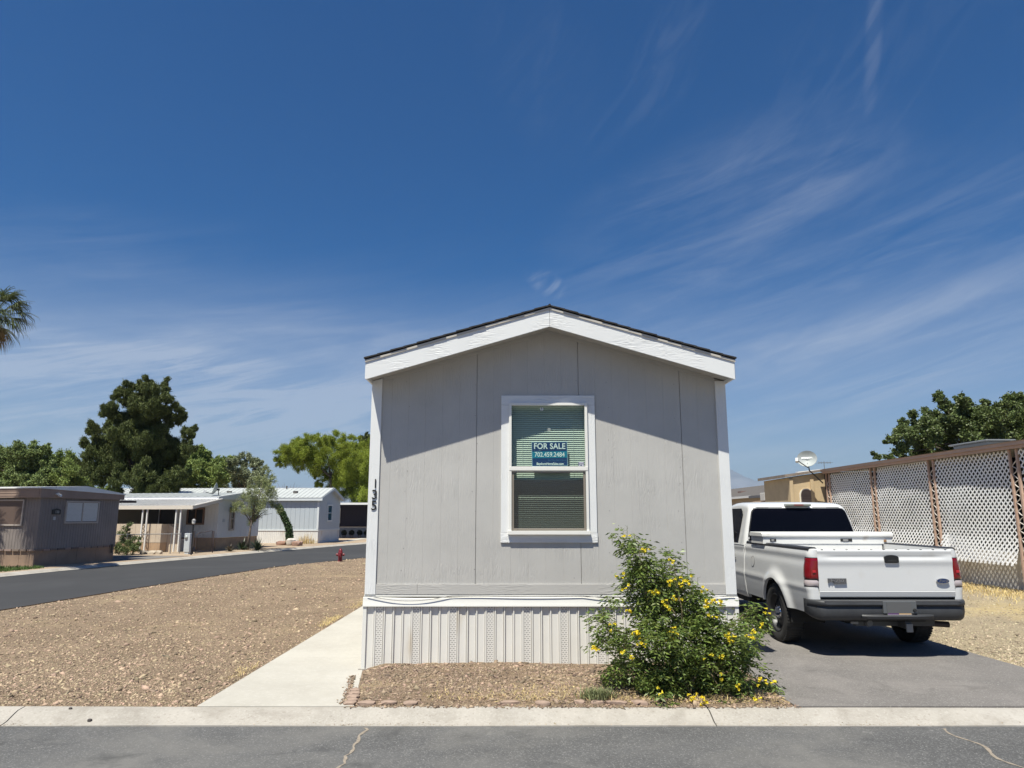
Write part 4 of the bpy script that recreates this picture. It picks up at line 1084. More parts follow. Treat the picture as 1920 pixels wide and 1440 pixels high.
def wbox(parent, p0, p1, z0, z1, off, frame_m, glass_m, fw=.05, nv=1, blind=None, name='window', hz=False):
    """window on a wall line p0->p1 (local), outward = right of direction"""
    p0 = Vector(p0); p1 = Vector(p1); L = (p1 - p0).length; d = (p1 - p0) / L; o = Vector((d.y, -d.x))
    def T(s, a, z): q = p0 + d * s + o * a; return (q.x, q.y, z)
    def bx(b, s0, s1, a0, a1, za, zb_):
        vs = [T(s, a, z) for z in (za, zb_) for a in (a0, a1) for s in (s0, s1)]
        b.add(vs, [(0, 2, 3, 1), (4, 5, 7, 6), (0, 1, 5, 4), (2, 6, 7, 3), (0, 4, 6, 2), (1, 3, 7, 5)])
    b = MB(); bx(b, 0, fw, 0, off, z0, z1); bx(b, L - fw, L, 0, off, z0, z1); bx(b, fw, L - fw, 0, off, z0, z0 + fw); bx(b, fw, L - fw, 0, off, z1 - fw, z1)
    for i in range(1, nv): sm = fw + (L - 2 * fw) * i / nv; bx(b, sm - .022, sm + .022, 0, off * .9, z0 + fw, z1 - fw)
    if hz: bx(b, fw, L - fw, 0, off * .8, (z0 + z1) / 2 - .02, (z0 + z1) / 2 + .02)
    w = b.build(name, frame_m, parent)
    b = MB()
    for i in range(nv):
        s0 = fw + (L - 2 * fw) * i / nv + (.02 if i else 0); s1 = fw + (L - 2 * fw) * (i + 1) / nv
        b.add([T(s0, off * .3, z0 + fw), T(s1, off * .3, z0 + fw), T(s1, off * .3, z1 - fw), T(s0, off * .3, z1 - fw)], [(0, 1, 2, 3)])
    if blind:
        bb = MB(); z = z0 + fw + .02
        while z < z1 - fw:
            bx(bb, fw, L - fw, off * .32, off * .5, z, z + .018); z += .03
        bb.build('blind', blind, w)
    b.build('glass', glass_m, w)
    return w
DG = mat('far_dark_glass', (.02, .025, .03), .1, spec=.6)
BLG = mat('blue_glass', (.03, .10, .14), .12, spec=.7)

# ---------- A: brown-grey home at the left
A0 = at(62, 1064, 24.4); aA = R(-11)
A = empty('mobile_home', (A0.x, A0.y, 0), aA, 'brown grey mobile home at far left with pale window blinds', 'mobile home')
mA = mat('mauve_siding', (.215, .185, .17), .75, var=.12, vscale=1.2); mAf = mat('mauve_fascia', (.27, .195, .155), .7, var=.1, vscale=2); mAs = mat('brown_skirt', (.27, .19, .135), .8, var=.18, vscale=1.5)
mAr = mat('white_roof', (.72, .72, .70), .6, var=.08, vscale=2); mAt = mat('pale_window_frame', (.38, .33, .29), .6)
b = MB(); siding(b, (-14, 0), (0, 0), .56, lambda s: 2.33, .12); siding(b, (0, 0), (0, 3.66), .56, lambda s: 2.33, .12)
siding(b, (0, 3.66), (-14, 3.66), .56, lambda s: 2.33, .2); siding(b, (-14, 3.66), (-14, 0), .56, lambda s: 2.33, .2); b.build('wall', mA, A)
b = MB(); siding(b, (-14, .02), (-.02, .02), 0, lambda s: .55, .6); siding(b, (-.02, .02), (-.02, 3.64), 0, lambda s: .55, .9); b.build('skirting', mAs, A)
b = MB(); random.seed(2)
for k in range(46): x = -14 + k * .305; b.box(x, x + .27, -.03 - .012 * random.random(), .0, .52 + .01 * random.random(), .585)
for k in range(12): y = .0 + k * .305; b.box(0.0, .03 + .012 * random.random(), y, y + .27, .52 + .01 * random.random(), .585)
b.build('stone_trim', mat('rough_trim', (.23, .17, .14), .9, isl=.35), A)
b = MB(); b.prism([(-.14, 2.30), (3.80, 2.30), (3.80, 2.52), (1.83, 2.74), (-.14, 2.64)], lambda p, q, d: (d, p, q), .04, .10)
b.box(-14.2, .0395, -.15, -.10, 2.30, 2.60)
for z in (2.36, 2.45, 2.53): b.box(-14.2, .038, -.160, -.1505, z, z + .012)
b.build('fascia', mAf, A)
b = MB(); b.add([(-14.2, -.18, 2.65), (.12, -.18, 2.65), (.12, 1.83, 2.755), (-14.2, 1.83, 2.755), (-14.2, 3.84, 2.53), (.12, 3.84, 2.53), (-14.2, -.18, 2.61), (.12, -.18, 2.61), (.12, 3.84, 2.49), (-14.2, 3.84, 2.49)],
    [(0, 1, 2, 3), (3, 2, 5, 4), (0, 1, 7, 6), (1, 2, 5, 8, 7), (4, 5, 8, 9), (6, 7, 8, 9)]); b.build('roof', mAr, A)
wbox(A, (0.0, 1.05), (0.0, 2.62), 1.42, 2.22, .05, mAt, DG, .06, 2, mat('white_blind', (.85, .85, .82), .6))
wbox(A, (-1.95, 0), (-.62, 0), 1.36, 2.24, .05, mAt, mat('brown_shade', (.11, .075, .06), .6), .05, 1)
b = MB(); b.prism([(.50, 1.74), (.86, 1.74), (.86, 1.90), (.78, 1.92), (.68, 1.945), (.58, 1.92), (.50, 1.90)], lambda p, q, d: (d, p, q), .001, .03)
pq = b.build('number_plaque', BLACK, A)
text('number', '120', .13, mat('number_pale', (.45, .45, .43), .5), pq, (.0325, .70, 1.82), rot=(R(90), 0, R(90)), sx=.9)
MB().box(.001, .02, .58, .68, 1.55, 1.66).build('outlet_cover', mat('outlet', (.42, .42, .42), .5), A)
b = MB()
for y, z in ((.50, 2.43), (.60, 2.39)): b.lathe([(.001, 0), (.03, .0), (.05, .10), (.001, .085)], (.10, y, z), 'x', 12)
b.build('floodlight', mat('lamp_white', (.7, .7, .7), .4), A)
MB().box(.04, .055, 3.42, 3.50, .30, .62).build('hose_bib', BLACK, A)
cp = empty('carport', (-15.95, 28.35, 0), aA, 'dark brown carport with slim posts behind the brown and grey home', 'carport')
cb = mat('carport_brown', (.07, .05, .045), .7); b = MB(); b.box(-4, -.05, 0, 1.7, 2.22, 2.31); b.build('roof', cb, cp)
for x, y in ((-.42, .15), (-.20, .15), (-3.8, 1.5), (-3.5, .15)):
    MB().bar((x, y, 0), (x, y, 2.22), .055, .055).build('post', cb, cp)

# ---------- B: white home with patio awning
B0 = at(404, 1034, 36.0); aB = R(-12.1)
B = empty('mobile_home', (B0.x, B0.y, 0), aB, 'white mobile home with white patio awning on thin paired posts', 'mobile home')
mB = mat('white_siding', (.60, .61, .61), .6, var=.05, vscale=1); mBs = mat('tan_base', (.40, .27, .165), .85, var=.2, vscale=2); mBt = mat('taupe_trim', (.36, .31, .27), .6)
mBp = mat('tan_boards', (.52, .43, .33), .75, var=.08, vscale=2)
b = MB(); siding(b, (-13, 0), (0, 0), .62, lambda s: 2.55, .2, .012); siding(b, (0, 0), (0, 3.7), .62, lambda s: 2.55, .4); siding(b, (0, 3.7), (-13, 3.7), .62, lambda s: 2.55, .4); b.build('wall', mB, B)
b = MB(); siding(b, (-13, .03), (-.03, .03), 0, lambda s: .615, .6); siding(b, (-.03, .03), (-.03, 3.67), 0, lambda s: .615, .9); b.build('skirting', mBs, B)
b = MB(); b.prism([(-.25, 2.50), (3.95, 2.50), (3.95, 2.62), (1.85, 2.86), (-.25, 2.62)], lambda p, q, d: (d, p, q), .05, .12); b.box(-13, .048, -.26, -.20, 2.50, 2.62); b.build('fascia', mat('bright_trim', (.72, .72, .72), .5), B)
b = MB(); 
for k in range(33):
    x = -13.1 + k * .4; b.add([(x, -.28, 2.625), (x + .39, -.28, 2.625), (x + .39, 1.85, 2.88), (x, 1.85, 2.88), (x, 4.0, 2.62), (x + .39, 4.0, 2.62)], [(0, 1, 2, 3), (3, 2, 5, 4)])
    b.bar((x, -.28, 2.635), (x, 1.85, 2.89), .02, .02)
b.box(-13.1, .14, 1.80, 1.90, 2.872, 2.890)
b.build('roof', mat('grey_metal_roof', (.43, .445, .435), .5, var=.06, vscale=1), B)
b = MB()
for x0, x1 in ((-1.5, -.75), (-4.2, -3.2)): pass
wbox(B, (-1.75, 0), (-.75, 0), 1.25, 2.10, .05, mat('brown_frame', (.16, .10, .07), .6), DG, .09, 2)
wbox(B, (-3.3, 0), (-2.35, 0), 1.25, 2.2, .05, cb, DG, .05, 1)
wbox(B, (0, .95), (0, 1.38), .95, 2.12, .05, mBt, DG, .09, 1, hz=True)
MB().box(.0, .03, .42, .56, 1.38, 1.52).build('meter_box', mat('grey_box', (.42, .44, .46), .5), B)
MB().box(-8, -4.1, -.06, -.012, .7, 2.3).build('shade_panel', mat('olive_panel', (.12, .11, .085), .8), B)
MB().box(-4.1, -3.4, -.05, -.01, .3, 2.3).build('door', mat('dark_door', (.03, .03, .028), .6), B)
# awning
aw = MB(); y0, y1, zw, zf_ = -2.45, -.262, 2.50, 2.13; k = 0; x = -8.6
while x < .30:
    aw.add([(x, y0, zf_), (x + .16, y0, zf_), (x + .16, y1, zw), (x, y1, zw), (x + .16, y0, zf_ + .03), (x + .20, y0, zf_ + .03), (x + .20, y1, zw + .03), (x + .16, y1, zw + .03)], [(0, 1, 2, 3), (4, 5, 6, 7), (1, 4, 7, 2)]); x += .2
a_ = aw.build('awning', mat('awning_white', (.78, .78, .78), .45), B)
MB().box(-8.6, .32, y0 - .04, y0 - .005, zf_ - .14, zf_ + .035).bar((.34, y0 - .04, zf_ - .05), (.34, y1, zw - .05), .04, .17).build('awning_fascia', mat('awning_cream', (.66, .59, .50), .5), a_)
for x in (-.45, -2.25, -4.2, -6.2):
    for d in (-.12, .12): MB().bar((x + d, y0 + .06, .05), (x + d, y0 + .06, zf_ - .02), .06, .06).build('awning_post', mat('post_white', (.74, .72, .68), .5), a_)
    if x == -2.25:
        MB().tube([(x + .07 * math.sin(t_ * 2.1), y0 + .06 + .03 * math.cos(t_ * 3), .6 + t_ * .06) for t_ in range(14)], .018, 5).build('awning_scroll', BLACK, a_)
b = MB(); siding(b, (-8.2, -2.2), (-1.45, -2.2), .45, lambda s: 1.30, .28, .012); siding(b, (-1.45, -2.2), (-1.45, -.9), .45, lambda s: 1.3, .28, .012); b.box(-8.2, -1.44, -2.19, -2.1, 1.28, 1.31)
pw = b.build('porch_wall', mBp, B)
b = MB(); siding(b, (-8.2, -2.19), (-1.46, -2.19), 0, lambda s: .445, .5, .012); siding(b, (-1.46, -2.19), (-1.46, -.9), 0, lambda s: .445, .5); b.build('porch_base', mBs, pw)
b = MB(); b.prism([(-1.44, .0), (-.80, .0), (-.80, .95), (-1.44, 1.28)], lambda p, q, d: (p, d, q), -1.75, -1.65); b.build('stair_side', mBp, B)
b = MB()
for k in range(3): b.box(-1.40, -.82 + .0, -1.6, -.5 - .25 * k, .0 + .2 * k, .2 * (k + 1) - .005)
b.build('steps', G_KERB, B)
# satellite dish on the corner of home B
def dish(name, loc, face, size, label, post, mark=None, arm_dir=None):
    """offset dish facing vector `face`, with feed arm and curved mast"""
    e = empty(name, loc, 0, label, 'satellite dish')
    f = Vector(face).normalized(); q = f.to_track_quat('Z', 'Y').to_matrix()
    b = MB(); vs = []; nr, na = 6, 28
    for j in range(nr + 1):
        for i in range(na):
            r = size * j / nr if j else .0005; a = 2 * math.pi * i / na
            p = Vector((r * math.cos(a) * 1.08, r * math.sin(a), .55 * r * r / size)); vs.append(q @ p)
    b.add(vs, [(j * na + i, j * na + (i + 1) % na, (j + 1) * na + (i + 1) % na, (j + 1) * na + i) for j in range(nr) for i in range(na)])
    vs2 = [v - f * .015 for v in vs]; b.add(vs2, [(j * na + i, (j + 1) * na + i, (j + 1) * na + (i + 1) % na, j * na + (i + 1) % na) for j in range(nr) for i in range(na)])
    pn = b.build('reflector', mat('dish_grey', (.36, .38, .37), .6), e, smooth=True)
    low = q @ Vector((0, -size, .4 * size)); ad = Vector(arm_dir) if arm_dir else (f * 1.1 + Vector((0, 0, -.1)))
    feed = low + ad * size * 1.25
    b = MB(); b.tube([-f * .04, low - f * .03, low, feed], .017, 6); b.build('feed_arm', BLACK, e)
    b = MB(); M_ = Matrix.Translation(feed) @ q.to_4x4(); b.box(-.05, .05, -.06, .08, -.10, .03, M=M_); b.build('feed_horn', mat('horn_grey', (.5, .5, .5), .5), e, bevel=.01)
    b = MB(); b.tube([Vector(p) for p in post], .022, 8); b.box(-.05, .05, -.05, .05, -.05, .05, M=Matrix.Translation(-f * .07 )); b.build('mast', BLACK, e)
    return e, pn, q
dish('satellite_dish', (-14.93, 36.3, 3.02), (-.85, -.4, .35), .30, 'satellite dish seen edge on above the corner of the white home with the awning', [(.06, .03, -.02), (.05, .1, -.25), (.02, .3, -.42)])
# wall corner pole in front of home B
# ---------- yard things of home B
fn_ = empty('pipe_fence', (0, 0, 0), 0, 'low galvanized pipe fence in front of the tan porch wall', 'fence')
GALV = mat('galvanized', (.28, .28, .28), .45, metal=.6)
p0, p1 = at(196, 1040, 31.6), at(336, 1040, 33.1)
MB().tube([(p0.x, p0.y, .88), (p1.x, p1.y, .88)], .018, 8).build('rail', GALV, fn_)
for t_ in (.02, .27, .87, 1.0):
    q = p0.lerp(p1, t_); MB().tube([(q.x, q.y, 0), (q.x, q.y, .93)], .022, 8).build('post', GALV, fn_)
def chain(p0, p1, z0, z1, st, r):
    b = MB(); p0 = Vector(p0); p1 = Vector(p1); L = (p1 - p0).length; H = z1 - z0; s = -H
    while s < L:
        for sg in (1, -1):
            a, c_ = (s, z0), (s + H, z1)
            if sg < 0: a, c_ = (s, z1), (s + H, z0)
            sa, sb = max(0, a[0]), min(L, c_[0])
            if sb - sa < .02: continue
            f0, f1 = (sa - a[0]) / H, (sb - a[0]) / H
            za = a[1] + (c_[1] - a[1]) * f0; zb_ = a[1] + (c_[1] - a[1]) * f1
            u0 = p0.lerp(p1, sa / L); u1 = p0.lerp(p1, sb / L); b.bar((u0.x, u0.y, za), (u1.x, u1.y, zb_), r, r)
        s += st
    return b
chain((p0.x, p0.y), (p1.x, p1.y), .04, .87, .09, .0028).build('wire_mesh', GALV, fn_)
g = at(365, 1040, 33.0); h = at(395, 1040, 33.9)
gt = empty('yard_gate', (0, 0, 0), 0, 'arched dark metal yard gate beside the black lamp post', 'gate')
MB().tube([(g.x, g.y, .05), (g.x, g.y, .82), (g.x + .12, g.y + .05, .93), (h.x, h.y, 1.0), (h.x, h.y, .05), (g.x, g.y, .05)], .018, 8).build('gate_frame', cb, gt)
chain((g.x, g.y), (h.x, h.y), .06, .85, .1, .003).build('wire_mesh', cb, gt)
for q in (g - Vector((.1, 0, 0)), h + Vector((.07, 0, 0))): MB().tube([(q.x, q.y, 0), (q.x, q.y, 1.0)], .028, 8).build('gate_post', cb, gt)
m0 = at(351, 1040, 32.6)
mt = empty('meter_pedestal', (m0.x, m0.y, 0), aB, 'pale grey electric meter pedestal in the yard of the white home', 'utility box')
mg = mat('pedestal_grey', (.50, .53, .55), .5, metal=.1)
MB().box(-.14, .14, -.10, .10, .10, .92).box(-.10, .10, -.08, .08, 0, .10).build('cabinet', mg, mt, bevel=.01)
MB().lathe([(.0001, -.05), (.07, -.045), (.085, 0)], (-.04, -.10, .74), 'y', 16).build('meter', mat('meter_glass', (.35, .37, .36), .2), mt, smooth=True)
MB().box(-.12, .12, -.104, -.1005, .2, .55).build('door', mg, mt, bevel=.004)
l0 = at(358, 1044, 31.9)
lp = empty('lamp_post', (l0.x, l0.y, 0), 0, 'short black yard lamp post with a white lantern head near the kerb', 'lamp post')
MB().tube([(0, 0, 0), (0, 0, 1.32)], .035, 10).build('pole', BLACK, lp)
MB().lathe([(.03, 1.32), (.05, 1.34), (.075, 1.36), (.08, 1.48), (.0001, 1.50)], (0, 0, 0), 'z', 8).build('lantern', mat('lantern_white', (.55, .53, .50), .4), lp)
MB().lathe([(.095, 1.49), (.04, 1.55), (.0001, 1.56)], (0, 0, 0), 'z', 8).build('lantern_cap', mat('cap_grey', (.3, .29, .28), .4), lp)

# ---------- C: long blue-white home
C0 = at(595, 1019, 45.2); aC = R(-4)
Cn = empty('mobile_home', (C0.x, C0.y, 0), aC, 'pale blue-white mobile home with vertical siding and grey ribbed roof beyond the side road', 'mobile home')
mC = mat('bluewhite_siding', (.43, .475, .51), .55, var=.03, vscale=1); mCw = mat('bluewhite_trim', (.62, .65, .66), .5)
def gz(s): return 2.78 + .66 * (1 - abs(2 * s - 1))
b = MB(); siding(b, (-18, 0), (0, 0), .85, lambda s: 2.78, .3, .02); siding(b, (0, 0), (0, 4.3), .85, gz, .4, .01); siding(b, (0, 4.3), (-18, 4.3), .85, lambda s: 2.78, .4); b.build('wall', mC, Cn)
b = MB(); b.box(-18, .02, -.03, -.001, .76, .85); b.box(.001, .03, -.03, 4.3, .76, .85); b.box(-.10, .015, -.025, -.0005, .86, 2.74); b.box(-18.1, .25, -.20, -.17, 2.62, 2.80); b.build('trim', mCw, Cn)
b = MB(); siding(b, (-18, .0), (0, .0), 0, lambda s: .758, .12, .015); siding(b, (0, 0), (0, 4.3), 0, lambda s: .758, .12, .015); b.build('skirting', mat('white_skirt', (.68, .67, .64), .6, var=.05, vscale=2, dirt=((.45, .36, .26), 1.2, (1, 1, .5), .58, .8)), Cn)
b = MB()
for k in range(61):
    x = -18.1 + k * .3; b.add([(x, -.22, 2.80), (x + .3, -.22, 2.80), (x + .3, 2.15, 3.50), (x, 2.15, 3.50), (x, 4.52, 2.80), (x + .3, 4.52, 2.80)], [(0, 1, 2, 3), (3, 2, 5, 4)])
    b.bar((x + .29, -.22, 2.81), (x + .29, 2.15, 3.51), .03, .02)
b.build('roof', mat('grey_metal_roof', (.60, .61, .60), .5), Cn)
b = MB()
b.prism([(-.22, 2.64), (0, 2.66), (2.15, 3.33), (4.3, 2.66), (4.52, 2.64), (4.52, 2.795), (2.15, 3.49), (-.22, 2.795)], lambda p, q, d: (d, p, q), .24, .27); b.build('gable_fascia', mC, Cn)
b = MB(); b.add([(0.0, -.2, 2.70), (.24, -.2, 2.70), (.24, 2.15, 3.38), (0.0, 2.15, 3.38), (.24, 4.5, 2.70), (0.0, 4.5, 2.70)], [(0, 1, 2, 3), (3, 2, 4, 5)]); b.build('soffit', mC, Cn)
wbox(Cn, (0, 1.55), (0, 2.55), 1.32, 2.42, .06, mCw, BLG, .09, 1, hz=True)
for x, y, z in ((-1.9, .9, 3.13), (-3.7, 1.0, 3.16), (-6.3, .9, 3.13)):
    MB().box(x - .12, x + .12, y - .12, y + .12, z - .02, z + .13).build('roof_vent', mat('vent_dark', (.10, .09, .085), .7), Cn)
MB().tube([(-2.9, 1.9, 3.38), (-2.9, 1.9, 3.62)], .05, 8).build('vent_pipe', mat('vent_dark', (.1, .09, .085), .7), Cn)

# ---------- D: navy home under its awning
D0 = at(640, 1009, 57.0)
Dn = empty('mobile_home', (D0.x - .6, D0.y, 0), R(-2), 'dark navy mobile home under a white awning edge, partly hidden by the grey home', 'mobile home')
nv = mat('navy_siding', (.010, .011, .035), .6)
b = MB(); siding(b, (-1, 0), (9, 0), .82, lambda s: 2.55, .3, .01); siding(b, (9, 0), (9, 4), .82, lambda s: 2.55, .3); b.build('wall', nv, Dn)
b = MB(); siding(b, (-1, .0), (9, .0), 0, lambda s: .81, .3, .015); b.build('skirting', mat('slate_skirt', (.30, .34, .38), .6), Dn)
MB().box(-1.2, 9.3, -3.0, 4.3, 2.58, 2.64).build('awning', mat('awning_white', (.78, .78, .78), .45), Dn)
MB().box(-1.2, 9.3, -3.05, -3.001, 2.50, 2.65).build('awning_fascia', WHITE, Dn)
MB().bar((-.1, -2.9, 0), (-.1, -2.9, 2.5), .08, .08).build('awning_post', WHITE, Dn); MB().bar((8.9, -2.9, 0), (8.9, -2.9, 2.5), .08, .08).build('awning_post', WHITE, Dn)
wbox(Dn, (.05, 0), (.45, 0), 1.1, 2.3, .06, mCw, DG, .07, 1)

# ---------- right: neighbour with lattice porch, parallel to the drive
Nn = empty('patio_home', (11.3, 9.6, 0), 0, 'home on the right with a long porch screened by white diagonal lattice', 'home')
brn = mat('awning_brown', (.48, .33, .25), .6, var=.08, vscale=3); YN = 16.15
b = MB(); b.box(-.13, -.06, 0, YN, 3.175, 3.235); b.box(-.17, -.131, 0, YN, 3.24, 3.325); b.box(-.12, .06, 0, YN, 3.24, 3.28); b.build('fascia', brn, Nn)
b = MB(); b.add([(-.20, 0, 3.33), (-.20, YN + .1, 3.33), (2.6, YN + .1, 3.42), (2.6, 0, 3.42)], [(0, 1, 2, 3)]); b.box(-.12, 2.6, 0, YN, 3.26, 3.30); b.build('awning_roof', mat('awning_grey', (.42, .40, .38), .6), Nn)
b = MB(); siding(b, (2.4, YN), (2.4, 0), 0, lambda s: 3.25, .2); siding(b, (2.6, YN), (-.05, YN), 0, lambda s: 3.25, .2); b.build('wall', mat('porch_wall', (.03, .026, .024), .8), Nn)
b = MB(); siding(b, (.34, YN), (.34, 0), 0, lambda s: .88, 1.22, .012); b.box(.34, .46, 0, YN, .86, .885); b.build('low_wall', mat('pale_low_wall', (.56, .53, .48), .85, var=.10, vscale=2, dirt=((.36, .30, .22), 1.5, (1, 1, .4), .56, .8)), Nn)
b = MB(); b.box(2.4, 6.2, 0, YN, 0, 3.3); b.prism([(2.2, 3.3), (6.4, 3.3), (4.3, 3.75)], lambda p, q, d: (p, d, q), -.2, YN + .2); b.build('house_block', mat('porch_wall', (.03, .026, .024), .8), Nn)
posts = [.0, 3.2, 6.4, 9.6, 12.75, 15.95]
for y in posts:
    b = MB()
    for d in (-.12, .12): b.bar((-.02, y + d, 0), (-.02, y + d, 3.17), .05, .05)
    b.build('porch_post', brn, Nn)
    b = MB(); P = [(-.02, y + .085 * math.sin(t_ * 1.9) , .5 + t_ * .062) for t_ in range(40)]; b.tube(P, .012, 5); b.build('scroll', mat('scroll_white', (.6, .55, .5), .6), Nn)
LW = mat('lattice_white', (.86, .86, .85), .45)
def lattice(y0, y1, z0, z1, pitch, w, seed):
    b = MB(); L = y1 - y0; H = z1 - z0
    def off(y, z):      # the panels hang slack and billow
        return -.17 * max(0, (1.35 - z) / .75) ** 1.3 + .05 * noise.noise((y * .55 + seed, z * .8, seed)) + .03 * noise.noise((y * 1.6, z * 1.1, seed + 4)) 
    for sg in (1, -1):
        s = -H
        while s < L:
            a = max(0, s); c_ = min(L, s + H)
            if c_ - a > .04:
                n = max(2, int((c_ - a) / .28)); P = []
                for i in range(n + 1):
                    ss = a + (c_ - a) * i / n; zz = (ss - s); zz = z0 + zz if sg > 0 else z1 - zz
                    P.append((ss + y0, zz))
                hw = w / 2; lay = .004 * sg
                # offsets along the strip normal
                nx_, nz_ = (-sg * .7071, .7071)
                vs = []
                for (yy, zz) in P:
                    x = off(yy, zz) + lay
                    for e, t_ in ((-hw, -.003), (hw, -.003), (hw, .003), (-hw, .003)): vs.append((x + t_, min(y1, max(y0, yy + nx_ * e)), min(z1, max(z0 - .02, zz + nz_ * e))))
                fs = [(i * 4 + j, i * 4 + 4 + j, i * 4 + 4 + (j + 1) % 4, i * 4 + (j + 1) % 4) for i in range(n) for j in range(4)] + [(0, 1, 2, 3), (n * 4 + 3, n * 4 + 2, n * 4 + 1, n * 4)]
                b.add(vs, fs)
            s += pitch
    return b
for k in range(5):
    z0 = (.60, .62, .60, .68, .74)[k]
    lattice(posts[k] + .15, posts[k + 1] - .15, z0, 3.17, .148, .037, k * 3.3).build('lattice_panel', LW, Nn, fix=False)
    if k < 3:
        o = lattice(posts[k] + .22, posts[k + 1] - .2, z0 + .04, z0 + .62, .148, .037, k * 3.3 + 9).build('lattice_patch', LW, Nn, fix=False); o.location = (.03, .0, 0)
MB().box(.7, 1.3, 8.3, 9.7, 3.44, 3.55).box(.62, 1.38, 8.2, 9.8, 3.55, 3.59).build('roof_cooler', mat('cooler_grey', (.16, .17, .18), .6), Nn, bevel=.02)
rock('block_stone', (11.25, 15.9, .09), (.22, .10, .17), mat('grey_block', (.40, .36, .32), .9, var=.15, vscale=8, bump=.3), 61, label='squarish grey rock leaning against the low wall under the white lattice', cat='rock', rz=.3)

# tan stucco shed at the far end of the porch
sx_, sy_ = at(1482, 940, 26.1).x, 26.1
Sh = empty('stucco_shed', (sx_, sy_, 0), 0, 'tan stucco porch room with a white framed arched window at the end of the lattice', 'shed')
STU = mat('tan_stucco', (.52, .40, .245), .85, var=.08, vscale=2, bump=.25, bscale=30)
SW = 11.3 - sx_ + .25
b = MB(); b.prism([(0, 0), (SW, 0), (SW, 3.28), (0, 3.05)], lambda p, q, d: (p, d, q), 0, 2.6)
for x in (.0, SW * .52): b.box(x, x + .12, -.06, -.001, 0, 3.0)
b.build('wall', STU, Sh)
b = MB(); b.prism([(-.18, 3.06), (SW + .1, 3.33), (SW + .1, 3.40), (-.18, 3.17)], lambda p, q, d: (p, d, q), -.12, 2.8)
b.build('roof', mat('weathered_roof', (.22, .18, .15), .8, var=.2, vscale=5), Sh)
MB().prism([(.3, 3.17 + .06), (1.2, 3.17 + .16), (1.2, 3.21 + .16), (.3, 3.21 + .06)], lambda p, q, d: (p, d, q), -.10, .1).build('roof_flashing', WHITE, Sh)
b = MB(); wx = at(1514, 940, 26.05).x - sx_; wz = 2.42; rr = .215
arch = [(wx + (rr) * math.cos(math.pi * i / 16), wz + rr * math.sin(math.pi * i / 16)) for i in range(17)] + [(wx - rr, 1.72), (wx + rr, 1.72)]
b.prism([(wx + (p - wx) * 1.22, wz + (q - wz) * 1.16 if q > wz else q - .05 * (q < wz - .1)) for p, q in arch], lambda p, q, d: (p, d, q), -.03, -.002)
aw_ = b.build('arched_window', mat('cream_trim', (.72, .66, .54), .6), Sh)
MB().prism(arch, lambda p, q, d: (p, d, q), -.036, -.031).build('shutter', mat('slat_brown', (.20, .15, .12), .7, var=.3, vscale=1, stretch=(1, 1, 18)), aw_)
MB().box(wx - .27, wx + .27, -.07, -.0365, 1.90, 1.94).build('sill', mat('cream_trim', (.72, .66, .54), .6), aw_)
dc = at(1514, 864, 25.5)
e, pn, q = dish('satellite_dish', tuple(dc), (-.42, -.80, .38), .315, 'big round grey satellite dish with white lettering on the corner of the tan stucco room', [(.04, .06, -.10), (.10, .14, -.34), (.30, .2, -.5), (.62, .3, -.78)], arm_dir=(-1.0, -.25, .62))
tx = text('lettering', 'DIRECTV', .082, mat('dish_letter', (.85, .86, .86), .4), e, (0, 0, 0), rot=(0, 0, 0), extrude=.001, bold=.002)
tx.matrix_local = Matrix.Translation(q @ Vector((.03, .085, .056))) @ q.to_4x4()
tx2 = MB().lathe([(.0001, 0), (.028, .0), (.028, .003), (.0001, .003)], (0, 0, 0), 'z', 16).build('emblem', mat('dish_letter', (.85, .86, .86), .4), e); tx2.matrix_local = Matrix.Translation(q @ Vector((-.17, .085, .066))) @ q.to_4x4()
an = at(1545, 868, 27.0)
ant = empty('tv_antenna', (an.x, an.y, an.z), 0, 'thin television antenna just right of the round grey dish', 'antenna')
b = MB(); b.tube([(0, 0, -.48), (0, 0, .06)], .012, 6); b.tube([(-.22, 0, 0), (.26, 0, .02)], .008, 6)
for x in (-.2, -.1, .0, .12, .24): b.tube([(x, -.22, .0), (x, .22, .01)], .006, 5); b.tube([(x, 0, -.03), (x, 0, .06)], .006, 5)
b.build('elements', GALV, ant)

# E: tan sided home behind the truck
E = empty('sided_home', (14.0, 29.5, 0), 0, 'tan home with horizontal lap siding and grey shingle roof seen over the truck cab', 'home')
b = MB(); z = 0
while z < 2.8: b.add([(0 - .02, 0, z), (0 - .02, 34, z), (.0, 34, z + .2), (.0, 0, z + .2), (0, 0, z), (0, 34, z)], [(0, 1, 2, 3), (4, 5, 1, 0)]); z += .2
b.box(.01, 6, -.0, 34, 0, 2.8); b.build('wall', mat('tan_lap', (.38, .30, .235), .7, var=.05, vscale=1), E)
b = MB(); b.prism([(-.35, 2.72), (3.0, 3.62), (6.35, 2.72), (6.35, 2.80), (3.0, 3.72), (-.35, 2.80)], lambda p, q, d: (p, d, q), -.4, 34.4); b.build('roof', mat('grey_shingles', (.10, .088, .078), .9, var=.15, vscale=6, bump=.4, bscale=12), E)
b = MB()
for k in range(6): b.box(-.45, -.352, -.4 + k * 6, 3.2 + k * 6, 2.70, 2.82)
b.build('gutter', mat('gutter_pale', (.60, .60, .60), .5), E)
b = MB()
for k in range(5): b.box(-.47, -.352, 3.21 + k * 6, 5.59 + k * 6, 2.66, 2.80)
b.build('gutter_dark_length', mat('gutter_dark', (.09, .09, .10), .6), E)  # darker lengths between the pale gutter pieces
for y in (7, 12, 17.5, 23): MB().box(1.0, 1.6, y, y + .7, 3.12, 3.28).build('roof_vent', mat('vent_red', (.20, .13, .11), .8), E)
wbox(E, (0, 14.2), (0, 13.4), 1.6, 2.45, .05, WHITE, DG, .07, 1)
f_ = at(1460, 942, 31.5)
